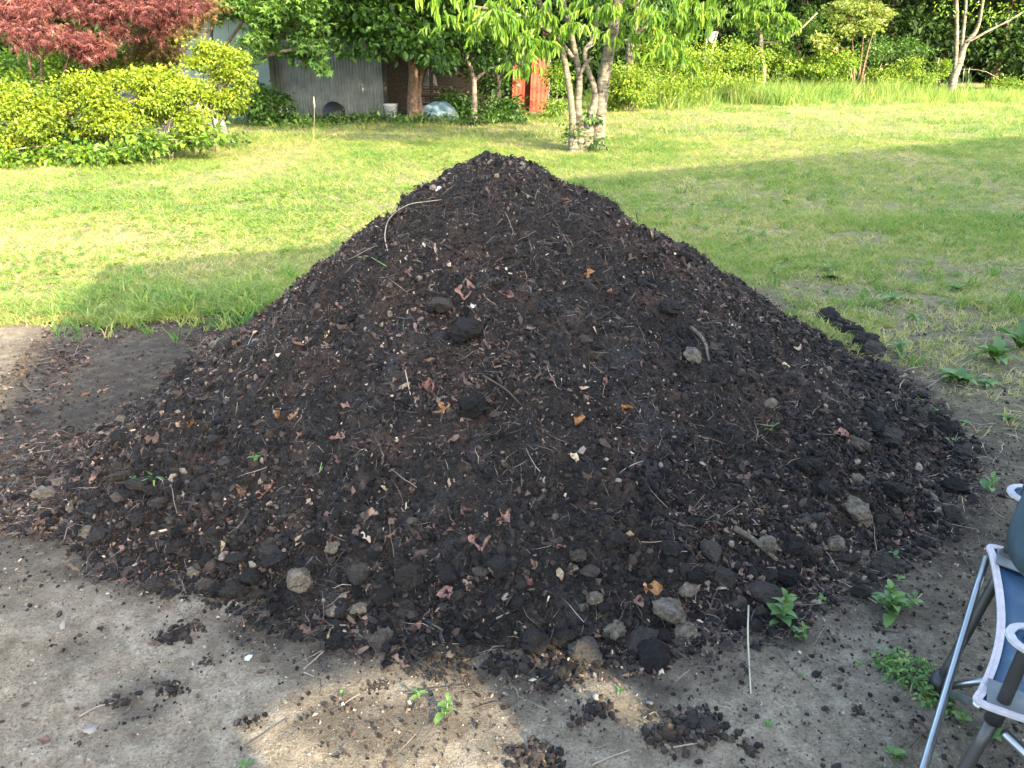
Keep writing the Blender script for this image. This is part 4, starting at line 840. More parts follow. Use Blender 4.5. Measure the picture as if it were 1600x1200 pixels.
def field(n, y0, y1, dens, margin=1.7):
    out = []; need = n; tries = 0
    while need > 0 and tries < 60:
        k = max(need*3, 3000); tries += 1
        y = np.sqrt(rng.uniform(y0*y0, y1*y1, k)) if y0 > 6 else rng.uniform(y0, y1, k)
        x = rng.uniform(-1, 1, k)*(.68*y+.5+margin)
        u, _ = pile_u(x, y)
        ok = (rng.random(k) < dens(x, y)) & (u > 1.0)
        o = np.stack([x, y], 1)[ok][:need]; out.append(o); need -= len(o)
    return np.concatenate(out)
def clover(x, y): return sstep(.52, .66, fbm(x*.55+3, y*.55, 4, 201))*np.where(x < 0, 1, .8)
def lushness(x, y): return fbm(x*.8, y*.8, 4, 211)
def grass_set(name, n, y0, y1, protos, s0, dens, tbase, lab):
    P = field(n, y0, y1, dens); x, y = P[:, 0], P[:, 1]; lu = lushness(x, y)
    sc = s0*np.clip(.55+.9*lu+.15*rng.normal(size=len(P)), .35, 1.7)
    tn = np.clip(tbase+.62*(.5-lu)*1.3+rng.normal(0, .22, len(P)), 0, 1)
    ch, tt = scatter(protos, np.stack([x, y, ground_z(x, y)-.004], 1), zrots(len(P)), sc, tn)
    o = mk(name, ch, L_GRASS, None, tint=tt, kind='stuff'); o['label'] = lab; o['category'] = "grass"; return o
dn0 = lambda x, y: np.clip(lawn_mask(x, y)*(.35+1.1*lushness(x, y)), 0, 1)*np.where(x > .6, np.clip(.25+.75*sstep(3.4, 7.5, y-.0*x), 0, 1), 1)
dn = lambda x, y: (1-.88*bare(x, y))*np.clip(lawn_mask(x, y)*(.35+1.1*lushness(x, y)), 0, 1)*np.where(x > .6, np.clip(.45+.55*sstep(3.4, 7.0, y), 0, 1), 1)
grass_set("lawn_grass", 9500, 2.4, 5.2, [tuft(9, .055, .0026, .032, 1.2, 300+k) for k in range(10)], 1.0, dn, .66, "short patchy lawn grass close to the heap")
grass_set("lawn_grass", 19000, 5.0, 8.2, [tuft(10, .055, .0034, .036, 1.2, 310+k, 1) for k in range(10)], 1.0, dn, .66, "short lawn grass just beyond the heap")
grass_set("lawn_grass", 25000, 7.6, 16, [tuft(11, .070, .0040, .06, 1.2, 320+k, 1) for k in range(10)], 1.0, dn, .54, "yellow-green lawn grass in the middle distance")
grass_set("lawn_grass", 17500, 15.5, 36, [tuft(11, .095, .0065, .12, 1.1, 340+k, 1) for k in range(10)], 1.15, lambda x, y: np.clip(.3+lushness(x, y), 0, 1), .50, "far sunlit lawn grass")
# longer lush grass round the left shade edge and the far right meadow edge
def lush(x, y): return np.exp(-((y-(4.95+.10*(x+3)))/.33)**2)*sstep(-3.6, -2.7, x)*sstep(-1.2, -1.8, x)*sstep(.25, .5, fbm(x*3, y*3, 3, 9))
P = field(700, 4.3, 6.0, lush); ch, tt = scatter([tuft(10, .115, .0030, .035, 1.2, 360+k) for k in range(8)], np.stack([P[:, 0], P[:, 1], ground_z(P[:, 0], P[:, 1])], 1), zrots(len(P)), np.clip(rng.normal(.85, .25, len(P)), .4, 1.5), np.clip(rng.normal(.36, .2, len(P)), 0, 1))
o = mk("long_grass", ch, L_GRASS, None, tint=tt, kind='stuff'); o['label'] = "longer green grass fringing the dirt left of the heap"; o['category'] = "grass"
P = field(2600, 22, 32.5, lambda x, y: np.where(x > 2.2, sstep(25, 31, y), 0)*sstep(.2, .5, fbm(x*.8, y*.8, 3, 15)))
ch, tt = scatter([tuft(10, .34, .008, .13, .5, 380+k, 1) for k in range(8)], np.stack([P[:, 0], P[:, 1], ground_z(P[:, 0], P[:, 1])], 1), zrots(len(P)), np.clip(rng.normal(.85, .3, len(P)), .3, 1.7), np.clip(rng.normal(.38, .18, len(P)), 0, 1))
P2 = field(1700, 23, 32.5, lambda x, y: sstep(3.6, 5.6, x)*sstep(20, 15, x)*sstep(0, 1, (y-(22.6+.62*(x-3.6)))/1.2)*sstep(.3, .55, fbm(x*.7, y*.7, 3, 25))); ch2, tt2 = scatter([tuft(12, .60, .011, .16, .5, 395+k, 1) for k in range(6)], np.stack([P2[:, 0], P2[:, 1], ground_z(P2[:, 0], P2[:, 1])], 1), zrots(len(P2)), np.clip(rng.normal(.95, .3, len(P2)), .4, 1.7), np.clip(rng.normal(.34, .2, len(P2)), 0, 1))
ch += ch2; tt = np.concatenate([tt, tt2])
o = mk("meadow_grass", ch, L_GRASS, None, tint=tt, kind='stuff'); o['label'] = "tall unmown grass along the back edge of the lawn"; o['category'] = "grass"
P = field(420, 2.8, 11, lambda x, y: np.where(x > .4, 1, .25)*sstep(.1, .5, lawn_mask(x, y))*sstep(.35, .6, fbm(x*1.3+7, y*1.3, 3, 19)))
ch, tt = scatter([tuft(16, .10, .0036, .045, 1.1, 410+k) for k in range(8)], np.stack([P[:, 0], P[:, 1], ground_z(P[:, 0], P[:, 1])], 1), zrots(len(P)), np.clip(rng.normal(.85, .3, len(P)), .35, 1.6), np.clip(rng.normal(.30, .14, len(P)), 0, 1))
o = mk("grass_tufts", ch, L_GRASS, None, tint=tt, kind='stuff'); o['label'] = "bright green grass tufts in the thin turf right of the heap"; o['category'] = "grass"
# clover and broad-leaved ground cover
def cdens(x, y): return clover(x, y)*lawn_mask(x, y)
P = field(5200, 4.4, 13, lambda x, y: cdens(x, y)*np.where(x < 0, 1, .5))
tri = []
for a_ in (0, 2.1, 4.2):
    v, f = ROUND; R_ = np.array(Matrix.Rotation(a_, 3, 'Z')); tri.append((v@R_.T, f))
CLV = (np.concatenate([t_[0] for t_ in tri])+(0, 0, 1.4), np.concatenate([t_[1]+6*k for k, t_ in enumerate(tri)]))
ch, tt = scatter([CLV], np.stack([P[:, 0], P[:, 1], ground_z(P[:, 0], P[:, 1])], 1), frames(np.c_[rng.normal(size=(len(P), 2)), rng.normal(0, .2, len(P))], np.c_[rng.normal(0, .25, (len(P), 2)), np.ones(len(P))]), np.clip(rng.normal(.026, .006, len(P)), .012, .045), np.clip(rng.normal(.45, .18, len(P)), 0, 1))
o = mk("clover", ch, L_BUSH, None, tint=tt, kind='stuff'); o['label'] = "patches of clover spreading in the lawn"; o['category'] = "clover"
# undergrowth at the foot of the shed
blu = [blob(px, py, Y, 34, r_) for px, py, Y, r_ in ((450, 190, 19.0, 9), (500, 190, 19.2, 8), (545, 187, 19.4, 8), (590, 186, 19.6, 8), (640, 188, 19.2, 8), (690, 188, 19.3, 9), (740, 186, 19.0, 10), (790, 182, 19.6, 12), (480, 196, 18.4, 6), (350, 225, 14.5, 12))]
ch, tt = foliage(blu, 330, 8, .12, .085, OVATE, tb=.4, tspread=.35); o = mk("undergrowth", ch, L_MID, None, tint=tt, kind='stuff'); o['label'] = "low leafy undergrowth along the foot of the shed"; o['category'] = "undergrowth"

# ------------------------------------------------------------------ weeds, one by one
WLEAF = {k: None for k in ('dock', 'oval', 'round', 'narrow')}
def arc_leaf(w, n=5, droop=.5, wav=.06, seed=0):
    r = np.random.default_rng(seed); V = []; F = []
    for k in range(n+1):
        t = k/n; ww = w*math.sin(math.pi*min(max(t*.94+.06, 0), 1))**.8*(1-.25*t); z = .42*t-droop*t*t
        for s in (-1, 0, 1): V.append((s*ww, t, z+abs(s)*ww*.35+wav*r.normal()*abs(s)))
    for k in range(n):
        for s in range(2): q = 3*k+s; F += [(q, q+1, q+4), (q, q+4, q+3)]
    return np.array(V), np.array(F)
def leaf_meshes(w, droop, nm):
    out = []
    for k in range(4):
        v, f = arc_leaf(w, 5, droop*(.7+.25*k), .03, k+int(w*100)); me = build_mesh(nm, [(v, f)], tint=np.full(len(v), .25+.18*k), smooth=True); me.materials.append(L_WEED); out.append(me)
    return out
WL_ = dict(dock=leaf_meshes(.19, .55, "leaf"), oval=leaf_meshes(.27, .5, "leaf"), round=leaf_meshes(.42, .35, "leaf"), narrow=leaf_meshes(.10, .7, "leaf"))
def weed(px, py, size_px, kind, n, label, upright=.35, nodes=1, name="weed", cat="weed", group=None, P0=None):
    p = hit(px, py) if P0 is None else np.asarray(P0, float); dep = p[1]*CP+(CAMZ-p[2])*SP; L = size_px*.84/FPX*dep
    t_ = thing(name, label, cat, p, group)
    top = p+np.array((random.uniform(-.2, .2)*L, random.uniform(-.2, .2)*L, L*upright*1.6 if nodes > 1 else L*.12))
    mk("stem", tube([p-(0, 0, .01), (p+top)/2+(.05*L, 0, 0), top], [.05*L*.6, .03*L, .015*L] if nodes > 1 else [.05*L, .04*L, .02*L], 5, 2), L_WEEDSTEM, t_)
    for k in range(n):
        lv = k/max(n-1, 1); q = p+(top-p)*(lv*.95 if nodes > 1 else .3); az = k*2.4+random.uniform(-.4, .4); sz = L*(.52 if nodes == 1 else .55*(1.15-.6*lv))*random.uniform(.75, 1.2)
        inst("leaf", random.choice(WL_[kind]), t_, q, (upright*random.uniform(.2, 1.1)+(.3*lv), random.uniform(-.25, .25), az), sz)
    return t_
m, nt, b = mat_new("weed_stem"); b.inputs['Base Color'].default_value = (.12, .18, .06, 1); L_WEEDSTEM = m
weed(1395, 965, 68, 'oval', 22, "tall leafy green weed with yellowish top leaves left of the folding chair", .55, 3)
weed(1420, 950, 50, 'oval', 7, "bluish green weed touching the tall leafy one left of the folding chair", .4, 2)
weed(1220, 975, 62, 'oval', 18, "sprawling weed at the heap's right foot, right of the upright straw", .6, 2)
weed(1250, 1000, 40, 'oval', 10, "small wispy weed just below the sprawling one at the heap's right foot", .5, 2)
weed(1390, 880, 40, 'oval', 7, "small weed at the edge of the heap above the tall leafy weed", .4, 2)
weed(1405, 905, 26, 'round', 4, "tiny round-leaved weed just below the small weed at the heap's edge", .2)
weed(1555, 565, 90, 'dock', 15, "broad dock with big bright leaves on the sparse turf at the right edge", .75)
weed(1590, 545, 90, 'dock', 13, "dock with upright leaves cut by the right edge of the photo", .9)
weed(1500, 598, 70, 'oval', 20, "flat spreading dock left of the biggest dock plant", .35)
weed(1545, 602, 52, 'dock', 8, "small flat dock in front of the biggest dock plant", .25)
weed(1408, 560, 50, 'oval', 9, "blue-green weed at the right-hand edge of the heap", .4, 2)
weed(1370, 545, 32, 'oval', 6, "small pale weed tucked behind the heap's right edge", .3)
weed(1463, 645, 26, 'narrow', 8, "little grassy tuft of weed below the heap's right edge", .6)
weed(1510, 663, 28, 'oval', 5, "flat weed alone on the bare ground under the flat spreading dock", .15)
weed(1575, 655, 34, 'oval', 5, "thin weed on bare ground at the right edge below the docks", .3)
weed(1545, 768, 50, 'oval', 6, "two-toned weed just left of the chair's upper loop", .4, 2)
weed(1483, 690, 22, 'oval', 4, "tiny sprout at the right foot of the heap, above the clods", .5)
weed(655, 1090, 38, 'oval', 6, "small green weed beside the lying stick in front of the heap", .4, 2)
weed(693, 1118, 48, 'oval', 9, "bushier green weed just below the lying stick in front of the heap", .4, 2)
weed(535, 1084, 16, 'round', 4, "tiny bright green seedling on the grey dirt in front of the heap", .2)
weed(967, 1080, 20, 'oval', 5, "tiny pale seedling in a patch of sunlight in front of the heap", .3)
weed(1200, 1133, 22, 'round', 4, "single two-leaved seedling on bare dirt left of the chair's legs", .1)
weed(1256, 1057, 18, 'round', 4, "tiny green sprout on the bare dirt below the sprawling weed", .3)
weed(1340, 1037, 16, 'round', 4, "tiny whitish sprout left of the mat of small-leaved weed", .2)
weed(1284, 937, 26, 'oval', 5, "little weed at the heap's foot right of the whitish fungus-like clod", .4)
weed(1398, 1185, 46, 'round', 5, "broad-leaved seedling at the bottom edge left of the chair's silver leg", .4)
weed(1500, 1130, 40, 'round', 7, "round-leaved weed growing between the chair's legs", .4, 2)
weed(1545, 1150, 46, 'round', 6, "large-leaved weed under the chair's near corner", .3)
weed(402, 718, 34, 'oval', 7, "bright green seedling on the left slope of the heap", .45)
weed(240, 752, 48, 'narrow', 10, "bent green grassy weed at the left foot of the heap", .4)
weed(215, 750, 26, 'round', 4, "round-leaved sprout beside the bent grassy weed at the left foot", .2)
weed(1205, 672, 44, 'narrow', 3, "thin upright green shoot on the right slope of the heap", 1.0)
weed(762, 690, 30, 'narrow', 5, "small green blades on the middle of the heap's face", .5)
weed(310, 778, 22, 'oval', 4, "yellowish sprout among the clods at the left foot of the heap", .4)
weed(385, 1195, 40, 'oval', 5, "green weed cut by the bottom edge of the photo", .3)
weed(1395, 470, 44, 'oval', 8, "leafy clump in the sparse turf right of the heap, farther than the docks", .4, group=None)
weed(1300, 425, 40, 'oval', 7, "upright leafy clump beside the dark crumb on the turf right of the heap", .6)
weed(1215, 425, 34, 'oval', 7, "leafy clump on the turf close to the heap's right slope", .5)
weed(1430, 500, 40, 'dock', 7, "flat rosette on the sparse turf above the heap's right foot", .3)
weed(1500, 455, 44, 'oval', 8, "bluish clump of leaves in the turf, farthest right of the small clumps", .35)
weed(255, 238, 26, 'round', 7, "plant with large round green leaves at the foot of the left shrubs", .5, 3, P0=(xat(250, 11.9), 11.9, 0))
weed(335, 492, 44, 'dock', 8, "broad-leaved weed in the long grass left of the heap", .4)
weed(375, 478, 40, 'round', 6, "round-leaved weed where the long grass meets the heap's left slope", .4)
# mat of small-leaved weed
bm_ = []
p = hit(1425, 1065)
wm = thing("weed_mat", "dense mat of small-leaved green weed left of the chair's rear foot", "weed", p)
ch, tt = foliage([(p+np.array((0, .02, .02)), np.array((.062, .06, .02))), (p+np.array((.03, -.06, .015)), np.array((.04, .035, .015))), (p+np.array((-.02, .07, .01)), np.array((.05, .03, .012)))], 130, 6, .010, .014, OVATE, tb=.5, zmin=.0, up=1.2)
mk("leaves", ch, L_WEED, wm, tint=tt)
for q in range(9):
    a_ = q*.7; e_ = p+np.array((math.cos(a_)*.065, math.sin(a_)*.06, .015)); mk("stem", tube([p+(0, 0, .004), (p+e_)/2+(0, 0, .02), e_], .0015, 4, 2), L_WEEDSTEM, wm)
# grass stalks: one tall seed head by itself, a few pale ones in the meadow
def stalk(px, pb, pt_, Y, label, group=None):
    b_ = at(px, pb, Y); b_[2] = ground_z(np.array(b_[0]), np.array(b_[1])); e_ = at(px+1, pt_, Y); t_ = thing("flower_stalk", label, "plant", b_, group)
    mk("stem", tube([b_, (b_+e_)/2+(.01, 0, 0), e_], [.004, .0035, .003], 5, 3), M_PALESTRAW, t_)
    mk("flower_head", tube([e_-(0, 0, .10), e_-(0, 0, .04), e_+(0, 0, .05), e_+(0, 0, .11)], [.004, .014, .014, .004], 6, 2, .3), M_PALESTRAW, t_)
stalk(490, 228, 160, 15.5, "single tall pale flower stalk standing in the lawn before the shed")
for k, (px, pb, pt_) in enumerate(((1505, 138, 112), (1513, 138, 110), (1350, 142, 120), (1465, 138, 96))):
    stalk(px, pb, pt_, 31, ["pale flower spike just right of the bare-stemmed tree's foot", "pale flower spike second to the right from the bare-stemmed tree's foot", "pale flower spike in the gap left of the rounded light green bush", "pale flower spike left of the bare-stemmed tree's foot"][k])

# ------------------------------------------------------------------ litter on the bare ground (pieces of the ground)
GC = []
def gclod(px, py, d, pale=False, mat=None):
    p = hit(px, py); dep = p[1]*CP+CAMZ*SP; w_ = d/FPX*dep; n = int(14+d*1.1)
    GC.append(np.c_[rng.normal(0, w_*.55, n)+p[0], rng.normal(0, w_*.42, n)+p[1], np.clip(w_*.16*np.exp(rng.normal(0, .45, n)), .002, .013)])
    return clod(p[0], p[1], d/2.6/FPX*dep, pale, None, (1.2, .85, .42), "clod", ground)
for (px, py, d) in ((285, 992, 26), (262, 1000, 20), (298, 985, 20), (268, 1080, 22), (388, 1130, 20), (325, 1035, 14), (180, 1100, 12), (1075, 1130, 34), (1100, 1140, 46), (1045, 1150, 40), (1105, 1120, 22), (925, 1110, 30), (1170, 1172, 20), (835, 1185, 40), (815, 1178, 26), (860, 1190, 22), (1090, 1145, 24), (885, 1050, 40), (870, 1075, 24), (1300, 436, 24), (1420, 470, 12), (80, 1010, 10), (1340, 1110, 12), (600, 1070, 16), (585, 1075, 14), (1510, 720, 20)): gclod(px, py, d)
M_PEB = simple_mat("pebble_stone", [(.11, .10, .085), (.19, .175, .15)], .8, nscale=30)
for k in range(4):
    me = build_mesh("pebble", [CL[k]], smooth=True); me.materials.append(M_PEB); CL_ME.append(me)
PEB = CL_ME[-4:]; M_WPEB = simple_mat("white_pebble", [(.30, .335, .325), (.40, .43, .42)], .6)
def pebble(px, py, d, mat=None):
    p = hit(px, py); dep = p[1]*CP+CAMZ*SP; me = PEB[random.randrange(4)]
    if mat: me = me.copy(); me.materials.clear(); me.materials.append(mat)
    return inst("pebble", me, ground, p+np.array((0, 0, d/5/FPX*dep)), (random.random(), random.random(), random.random()*6), d/2/FPX*dep*np.array((1, .8, .7)))
pebble(388, 1030, 13, M_WPEB)['label'] = "white pebble on the grey dirt at lower left"
for (px, py, d) in ((99, 980, 13), (145, 1142, 18), (115, 1108, 10), (930, 1092, 16), (1015, 1100, 12), (320, 1012, 8), (150, 1060, 7), (1155, 975, 14), (390, 1080, 6), (183, 1010, 7), (243, 1022, 7), (75, 1165, 9), (40, 1172, 9), (620, 890, 8), (500, 1130, 7), (1260, 1165, 7), (1320, 1160, 6), (1460, 1150, 7)): pebble(px, py, d)
def gstick(pts, r0, r1, mat=None, name="twig", up=.006): stick([on(a_, b_, up) for a_, b_ in pts], r0*.62, r1*.62, mat or M_TWIG, ground, name)
p0 = hit(1173, 1086); 
stick([on(1173, 1086, .004), on(1169, 1040, .02), on(1167, 1000, .025), on(1165, 955, .03)], .0024, .003, M_PALESTRAW, ground, "dry_stalk", lab="long pale straw lying towards the heap's right foot")
for pts, r0, r1 in ((((1120, 996), (1150, 990), (1180, 988)), .0035, .003), (((1215, 1020), (1240, 1050), (1262, 1066), (1280, 1085), (1300, 1092)), .003, .002), (((1243, 1085), (1256, 1072)), .002, .002), (((1190, 1008), (1230, 1010)), .003, .002),
    (((475, 1048), (490, 1035), (506, 1020)), .005, .004), (((500, 1035), (512, 1052)), .005, .004), (((475, 1053), (492, 1060)), .003, .002), (((630, 1086), (670, 1080), (725, 1074)), .004, .003), (((360, 942), (380, 936)), .006, .004), (((437, 962), (460, 948)), .004, .003),
    (((775, 968), (795, 958)), .006, .004), (((925, 1198), (955, 1185), (983, 1175)), .004, .003), (((1035, 1174), (1065, 1168), (1095, 1163)), .004, .003), (((1000, 1112), (1030, 1140), (1065, 1165)), .003, .002), (((1005, 1125), (1022, 1115), (1028, 1122)), .003, .002),
    (((125, 1122), (150, 1108), (180, 1100)), .004, .002), (((223, 1040), (228, 1055)), .005, .003), (((385, 1170), (420, 1145), (450, 1125)), .004, .002), (((235, 1185), (240, 1168)), .003, .002), (((195, 1125), (235, 1118)), .003, .002), (((545, 995), (570, 1000), (585, 1008)), .003, .002), (((740, 1110), (775, 1100), (800, 1102)), .004, .003), (((650, 1100), (645, 1115)), .003, .002),
    (((640, 1020), (665, 1040), (675, 1050)), .003, .002), (((1360, 985), (1400, 990), (1410, 988)), .003, .002), (((1440, 930), (1420, 950)), .003, .002), (((1560, 625), (1600, 632)), .004, .003), (((1480, 820), (1530, 830)), .003, .002), (((1390, 860), (1420, 880), (1440, 900)), .004, .003), (((1290, 900), (1330, 920), (1370, 945)), .004, .003), (((55, 575), (110, 568), (130, 560)), .003, .002), (((50, 610), (90, 605), (125, 592)), .003, .002), (((1595, 1180), (1550, 1190)), .003, .002), (((1420, 1170), (1440, 1150)), .003, .002)):
    gstick(pts, r0, r1)
# dead leaf by the chair, small leaves on the ground
for (px, py, d) in ((1435, 1145, 46), (200, 985, 12), (40, 1105, 16), (120, 1110, 14), (70, 1160, 20), (335, 1140, 12), (850, 1100, 12), (160, 985, 12), (1270, 925, 20), (1290, 922, 24), (1255, 905, 24), (560, 1010, 12), (30, 660, 14), (95, 640, 14), (62, 760, 16), (160, 612, 18), (135, 617, 16), (200, 635, 18), (245, 690, 16), (230, 640, 14), (120, 690, 12)):
    p = hit(px, py); dep = p[1]*CP+CAMZ*SP; lay(p[0], p[1], LF_ME[random.randrange(14)], d/FPX*dep, "dry_leaf", ground, None, .3)
# crumbs and fibres strewn over the dirt
def gpts(n, dens):
    out = []; need = n
    while need > 0:
        y = .8+rng.random(n*2)**1.3*5.0; x = rng.uniform(-1, 1, n*2)*(.72*y+.4); u, _ = pile_u(x, y)
        ok = (u > 1.0) & (rng.random(n*2) < dens(x, y, u)); o = np.stack([x, y], 1)[ok][:need]; out.append(o); need -= len(o)
    return np.concatenate(out)
P = gpts(9000, lambda x, y, u: np.clip(.01+1.2*soil_mask(x, y)+.35*bare(x, y)+.05*sstep(.55, .7, fbm(x*5, y*5, 3, 301)), 0, 1)*(1-.8*lawn_mask(x, y)*(1-bare(x, y))))
sz = np.clip(.0033*np.exp(rng.normal(0, .5, len(P))), .0015, .014); GC = np.concatenate(GC); P = np.concatenate([P, GC[:, :2]]); sz = np.concatenate([sz, GC[:, 2]]); z = ground_z(P[:, 0], P[:, 1])+sz*.3
ch, tt = scatter(CR, np.c_[P, z], rand_rots(len(P)), sz, np.clip(rng.normal(.62, .2, len(P)), 0, .97)); o = mk("soil_crumbs", ch, M_CRUMB, ground, tint=tt, kind='stuff')
M_GRIT = simple_mat("pale_grit", [(.06, .049, .035), (.12, .10, .074), (.185, .16, .122), (.27, .24, .20)], .9, by='tint')
P = gpts(14000, lambda x, y, u: np.clip(.9-.75*soil_mask(x, y), .05, 1)*(1-.9*lawn_mask(x, y)*(1-bare(x, y)))*np.where(y < 3, 1, .3))
sz = np.clip(.0019*np.exp(rng.normal(0, .5, len(P))), .0009, .009); z = ground_z(P[:, 0], P[:, 1])+sz*.3
ch, tt = scatter(GR, np.c_[P, z], rand_rots(len(P)), sz, rng.random(len(P))**1.9); mk("grit", ch, M_GRIT, ground, tint=tt, kind='stuff')
P = gpts(3800, lambda x, y, u: np.clip(.25+soil_mask(x, y), 0, 1)*np.where(y < 4, 1, .6)); n_ = len(P)
t_ = rand_dirs(n_); t_[:, 2] *= .12; R = frames(t_, np.tile((0, 0, 1.), (n_, 1))); R = np.stack([R[:, :, 1], -R[:, :, 0], R[:, :, 2]], 2)
ch, tt = scatter(FB, np.c_[P, ground_z(P[:, 0], P[:, 1])+.003], R, np.clip(.028*np.exp(rng.normal(0, .5, n_)), .010, .10), np.clip(rng.random(n_)**1.2, 0, 1)); mk("straw_bits", ch, M_STRAW, ground, tint=tt, kind='stuff')
P = gpts(2600, lambda x, y, u: np.clip(.1+soil_mask(x, y), 0, 1)); n_ = len(P); sz = np.clip(.006*np.exp(rng.normal(0, .45, n_)), .003, .015)
ch, tt = scatter(FK, np.c_[P, ground_z(P[:, 0], P[:, 1])+.003+sz*.15], frames(rand_dirs(n_), np.array((0, 0, 1))+rand_dirs(n_)*.45), sz, rng.random(n_)**1.6); mk("leaf_flakes", ch, M_FLAKE, ground, tint=tt, kind='stuff')

def lpts(n):
    out = []; need = n
    while need > 0:
        x = rng.uniform(-3.4, -1.2, n*3); y = rng.uniform(2.3, 4.9, n*3); u, _ = pile_u(x, y)
        ok = (u > .98) & (x+.28*(y-3.4) > -2.6) & (lawn_mask(x, y) < .3) & (rng.random(n*3) < sstep(3.0, 1.0, u*1.9-.9)*sstep(.36, .6, fbm(x*2.4, y*2.4, 4, 401))); o = np.stack([x, y], 1)[ok][:need]; out.append(o); need -= len(o)
    return np.concatenate(out)
P = lpts(4200); n_ = len(P); sz = np.clip(.010*np.exp(rng.normal(0, .5, n_)), .004, .03); tn = np.clip(.38+.25*rng.normal(size=n_), 0, 1)
ch, tt = scatter(CHP, np.c_[P, ground_z(P[:, 0], P[:, 1])+.002+sz*.25], frames(rand_dirs(n_), np.array((0, 0, 1))+rand_dirs(n_)*.6), sz, tn); mk("leaf_mould", ch, M_CHIP, ground, tint=tt, kind='stuff')
P = lpts(2600); n_ = len(P); t_ = rand_dirs(n_); t_[:, 2] *= .15; R = frames(t_, np.tile((0, 0, 1.), (n_, 1))); R = np.stack([R[:, :, 1], -R[:, :, 0], R[:, :, 2]], 2)
ch, tt = scatter(FB, np.c_[P, ground_z(P[:, 0], P[:, 1])+.005], R, np.clip(.05*np.exp(rng.normal(0, .5, n_)), .015, .15), rng.random(n_)); mk("straw_bits", ch, M_STRAW, ground, tint=tt, kind='stuff')
for (x, y) in lpts(46): lay(x, y, LF_ME[random.randrange(14)], random.uniform(.022, .055), "dry_leaf", ground, None, .35)
# dead straw lying in the thin turf
P = field(21000, 2.4, 11, lambda x, y: np.where(x > .3, 1+.9*bare(x, y), .5)*np.maximum(sstep(.05, .6, lawn_mask(x, y)), .5*bare(x, y))*np.clip(1.1-lushness(x, y), .1, 1)); n_ = len(P)
t_ = rand_dirs(n_); t_[:, 2] *= .25; R = frames(t_, np.tile((0, 0, 1.), (n_, 1))); R = np.stack([R[:, :, 1], -R[:, :, 0], R[:, :, 2]], 2)
M_THATCH = simple_mat("dead_straw", [(.08, .06, .035), (.17, .14, .08), (.27, .225, .14), (.38, .32, .21)], .8, by='tint')
ch, tt = scatter(FB, np.c_[P, ground_z(P[:, 0], P[:, 1])+.006], R, np.clip(.06*np.exp(rng.normal(0, .45, n_)), .02, .14), rng.random(n_)); mk("dead_straw", ch, M_THATCH, ground, tint=tt, kind='stuff')
# ------------------------------------------------------------------ the folding chair at the right edge
M_STEELD = simple_mat("dark_grey_tube", [(.022, .022, .020), (.036, .036, .032)], .45, .2, spec=.5)
M_STEEL = simple_mat("silver_tube", [(.17, .185, .185), (.26, .275, .275)], .32, .9, spec=.5)
m, nt, b = mat_new("blue_chair_fabric")
w1 = N(nt, 'ShaderNodeTexWave'); w1.inputs['Scale'].default_value = 420; g_ = N(nt, 'ShaderNodeTexCoord'); nt.links.new(g_.outputs['Object'], w1.inputs[0])
nt.links.new(ramp(nt, [(.3, (.011, .034, .066)), (.7, (.022, .052, .092))], noise(nt, 9, 5, .6)), b.inputs['Base Color']); b.inputs['Roughness'].default_value = .55; b.inputs['Specular IOR Level'].default_value = .12
bp = bump(nt, b, w1.outputs['Fac'], .15, .0008); bump(nt, b, noise(nt, 14, 3), .4, .01, bp); M_BLUE = m
M_SLATE = simple_mat("slate_fabric", [(.028, .046, .056), (.046, .068, .082)], .45, nscale=6, bmp=.4, bscale=12, bdist=.012)
M_PIPE = simple_mat("white_piping", [(.24, .23, .23), (.33, .315, .315)], .7, nscale=60, bmp=.4, bscale=300, bdist=.001)
M_PINK = simple_mat("pink_thread", [(.40, .22, .25), (.45, .26, .29)], .8)
M_GREYP = simple_mat("grey_corner_patch", [(.055, .063, .064), (.09, .10, .10)], .6, nscale=30, bmp=.3, bscale=200, bdist=.001)
HS = .42
def cpix(px, py, h): return gnd(px, py, h)
NF = cpix(1533, 1098, HS); FF = cpix(1552, 858, HS)
ed = FF-NF; ed /= np.linalg.norm(ed); bd = np.array((ed[1], -ed[0], 0)); DEP = .50
NB = NF+bd*DEP+np.array((0, 0, -.05)); FB_ = FF+bd*DEP+np.array((0, 0, -.05))
chair = thing("folding_chair", "blue fabric folding camp chair with white piping and grey tubes at the right edge", "chair", ((NF+FB_)[0]/2, (NF+FB_)[1]/2, 0))
def seatf(u, v):
    u3, v3 = u[..., None], v[..., None]
    P = NF*(1-u3)*(1-v3)+FF*u3*(1-v3)+NB*(1-u3)*v3+FB_*u3*v3
    s = np.sin(np.pi*u)*np.sin(np.pi*np.clip(v*.85+.15, 0, 1)); P = P.copy(); P[..., 2] -= .045*s
    P += bd*(.035*np.sin(np.pi*u)*(1-v))[..., None]         # the free edge bows inward
    P[..., 2] += .004*np.sin(u*19+v*5)*np.sin(v*14)
    return P
mk("seat", sheet(seatf, 26, 22, .005), M_BLUE, chair, smooth=True)
ue = np.linspace(0, 1, 22); E0 = seatf(ue, np.zeros_like(ue)); 
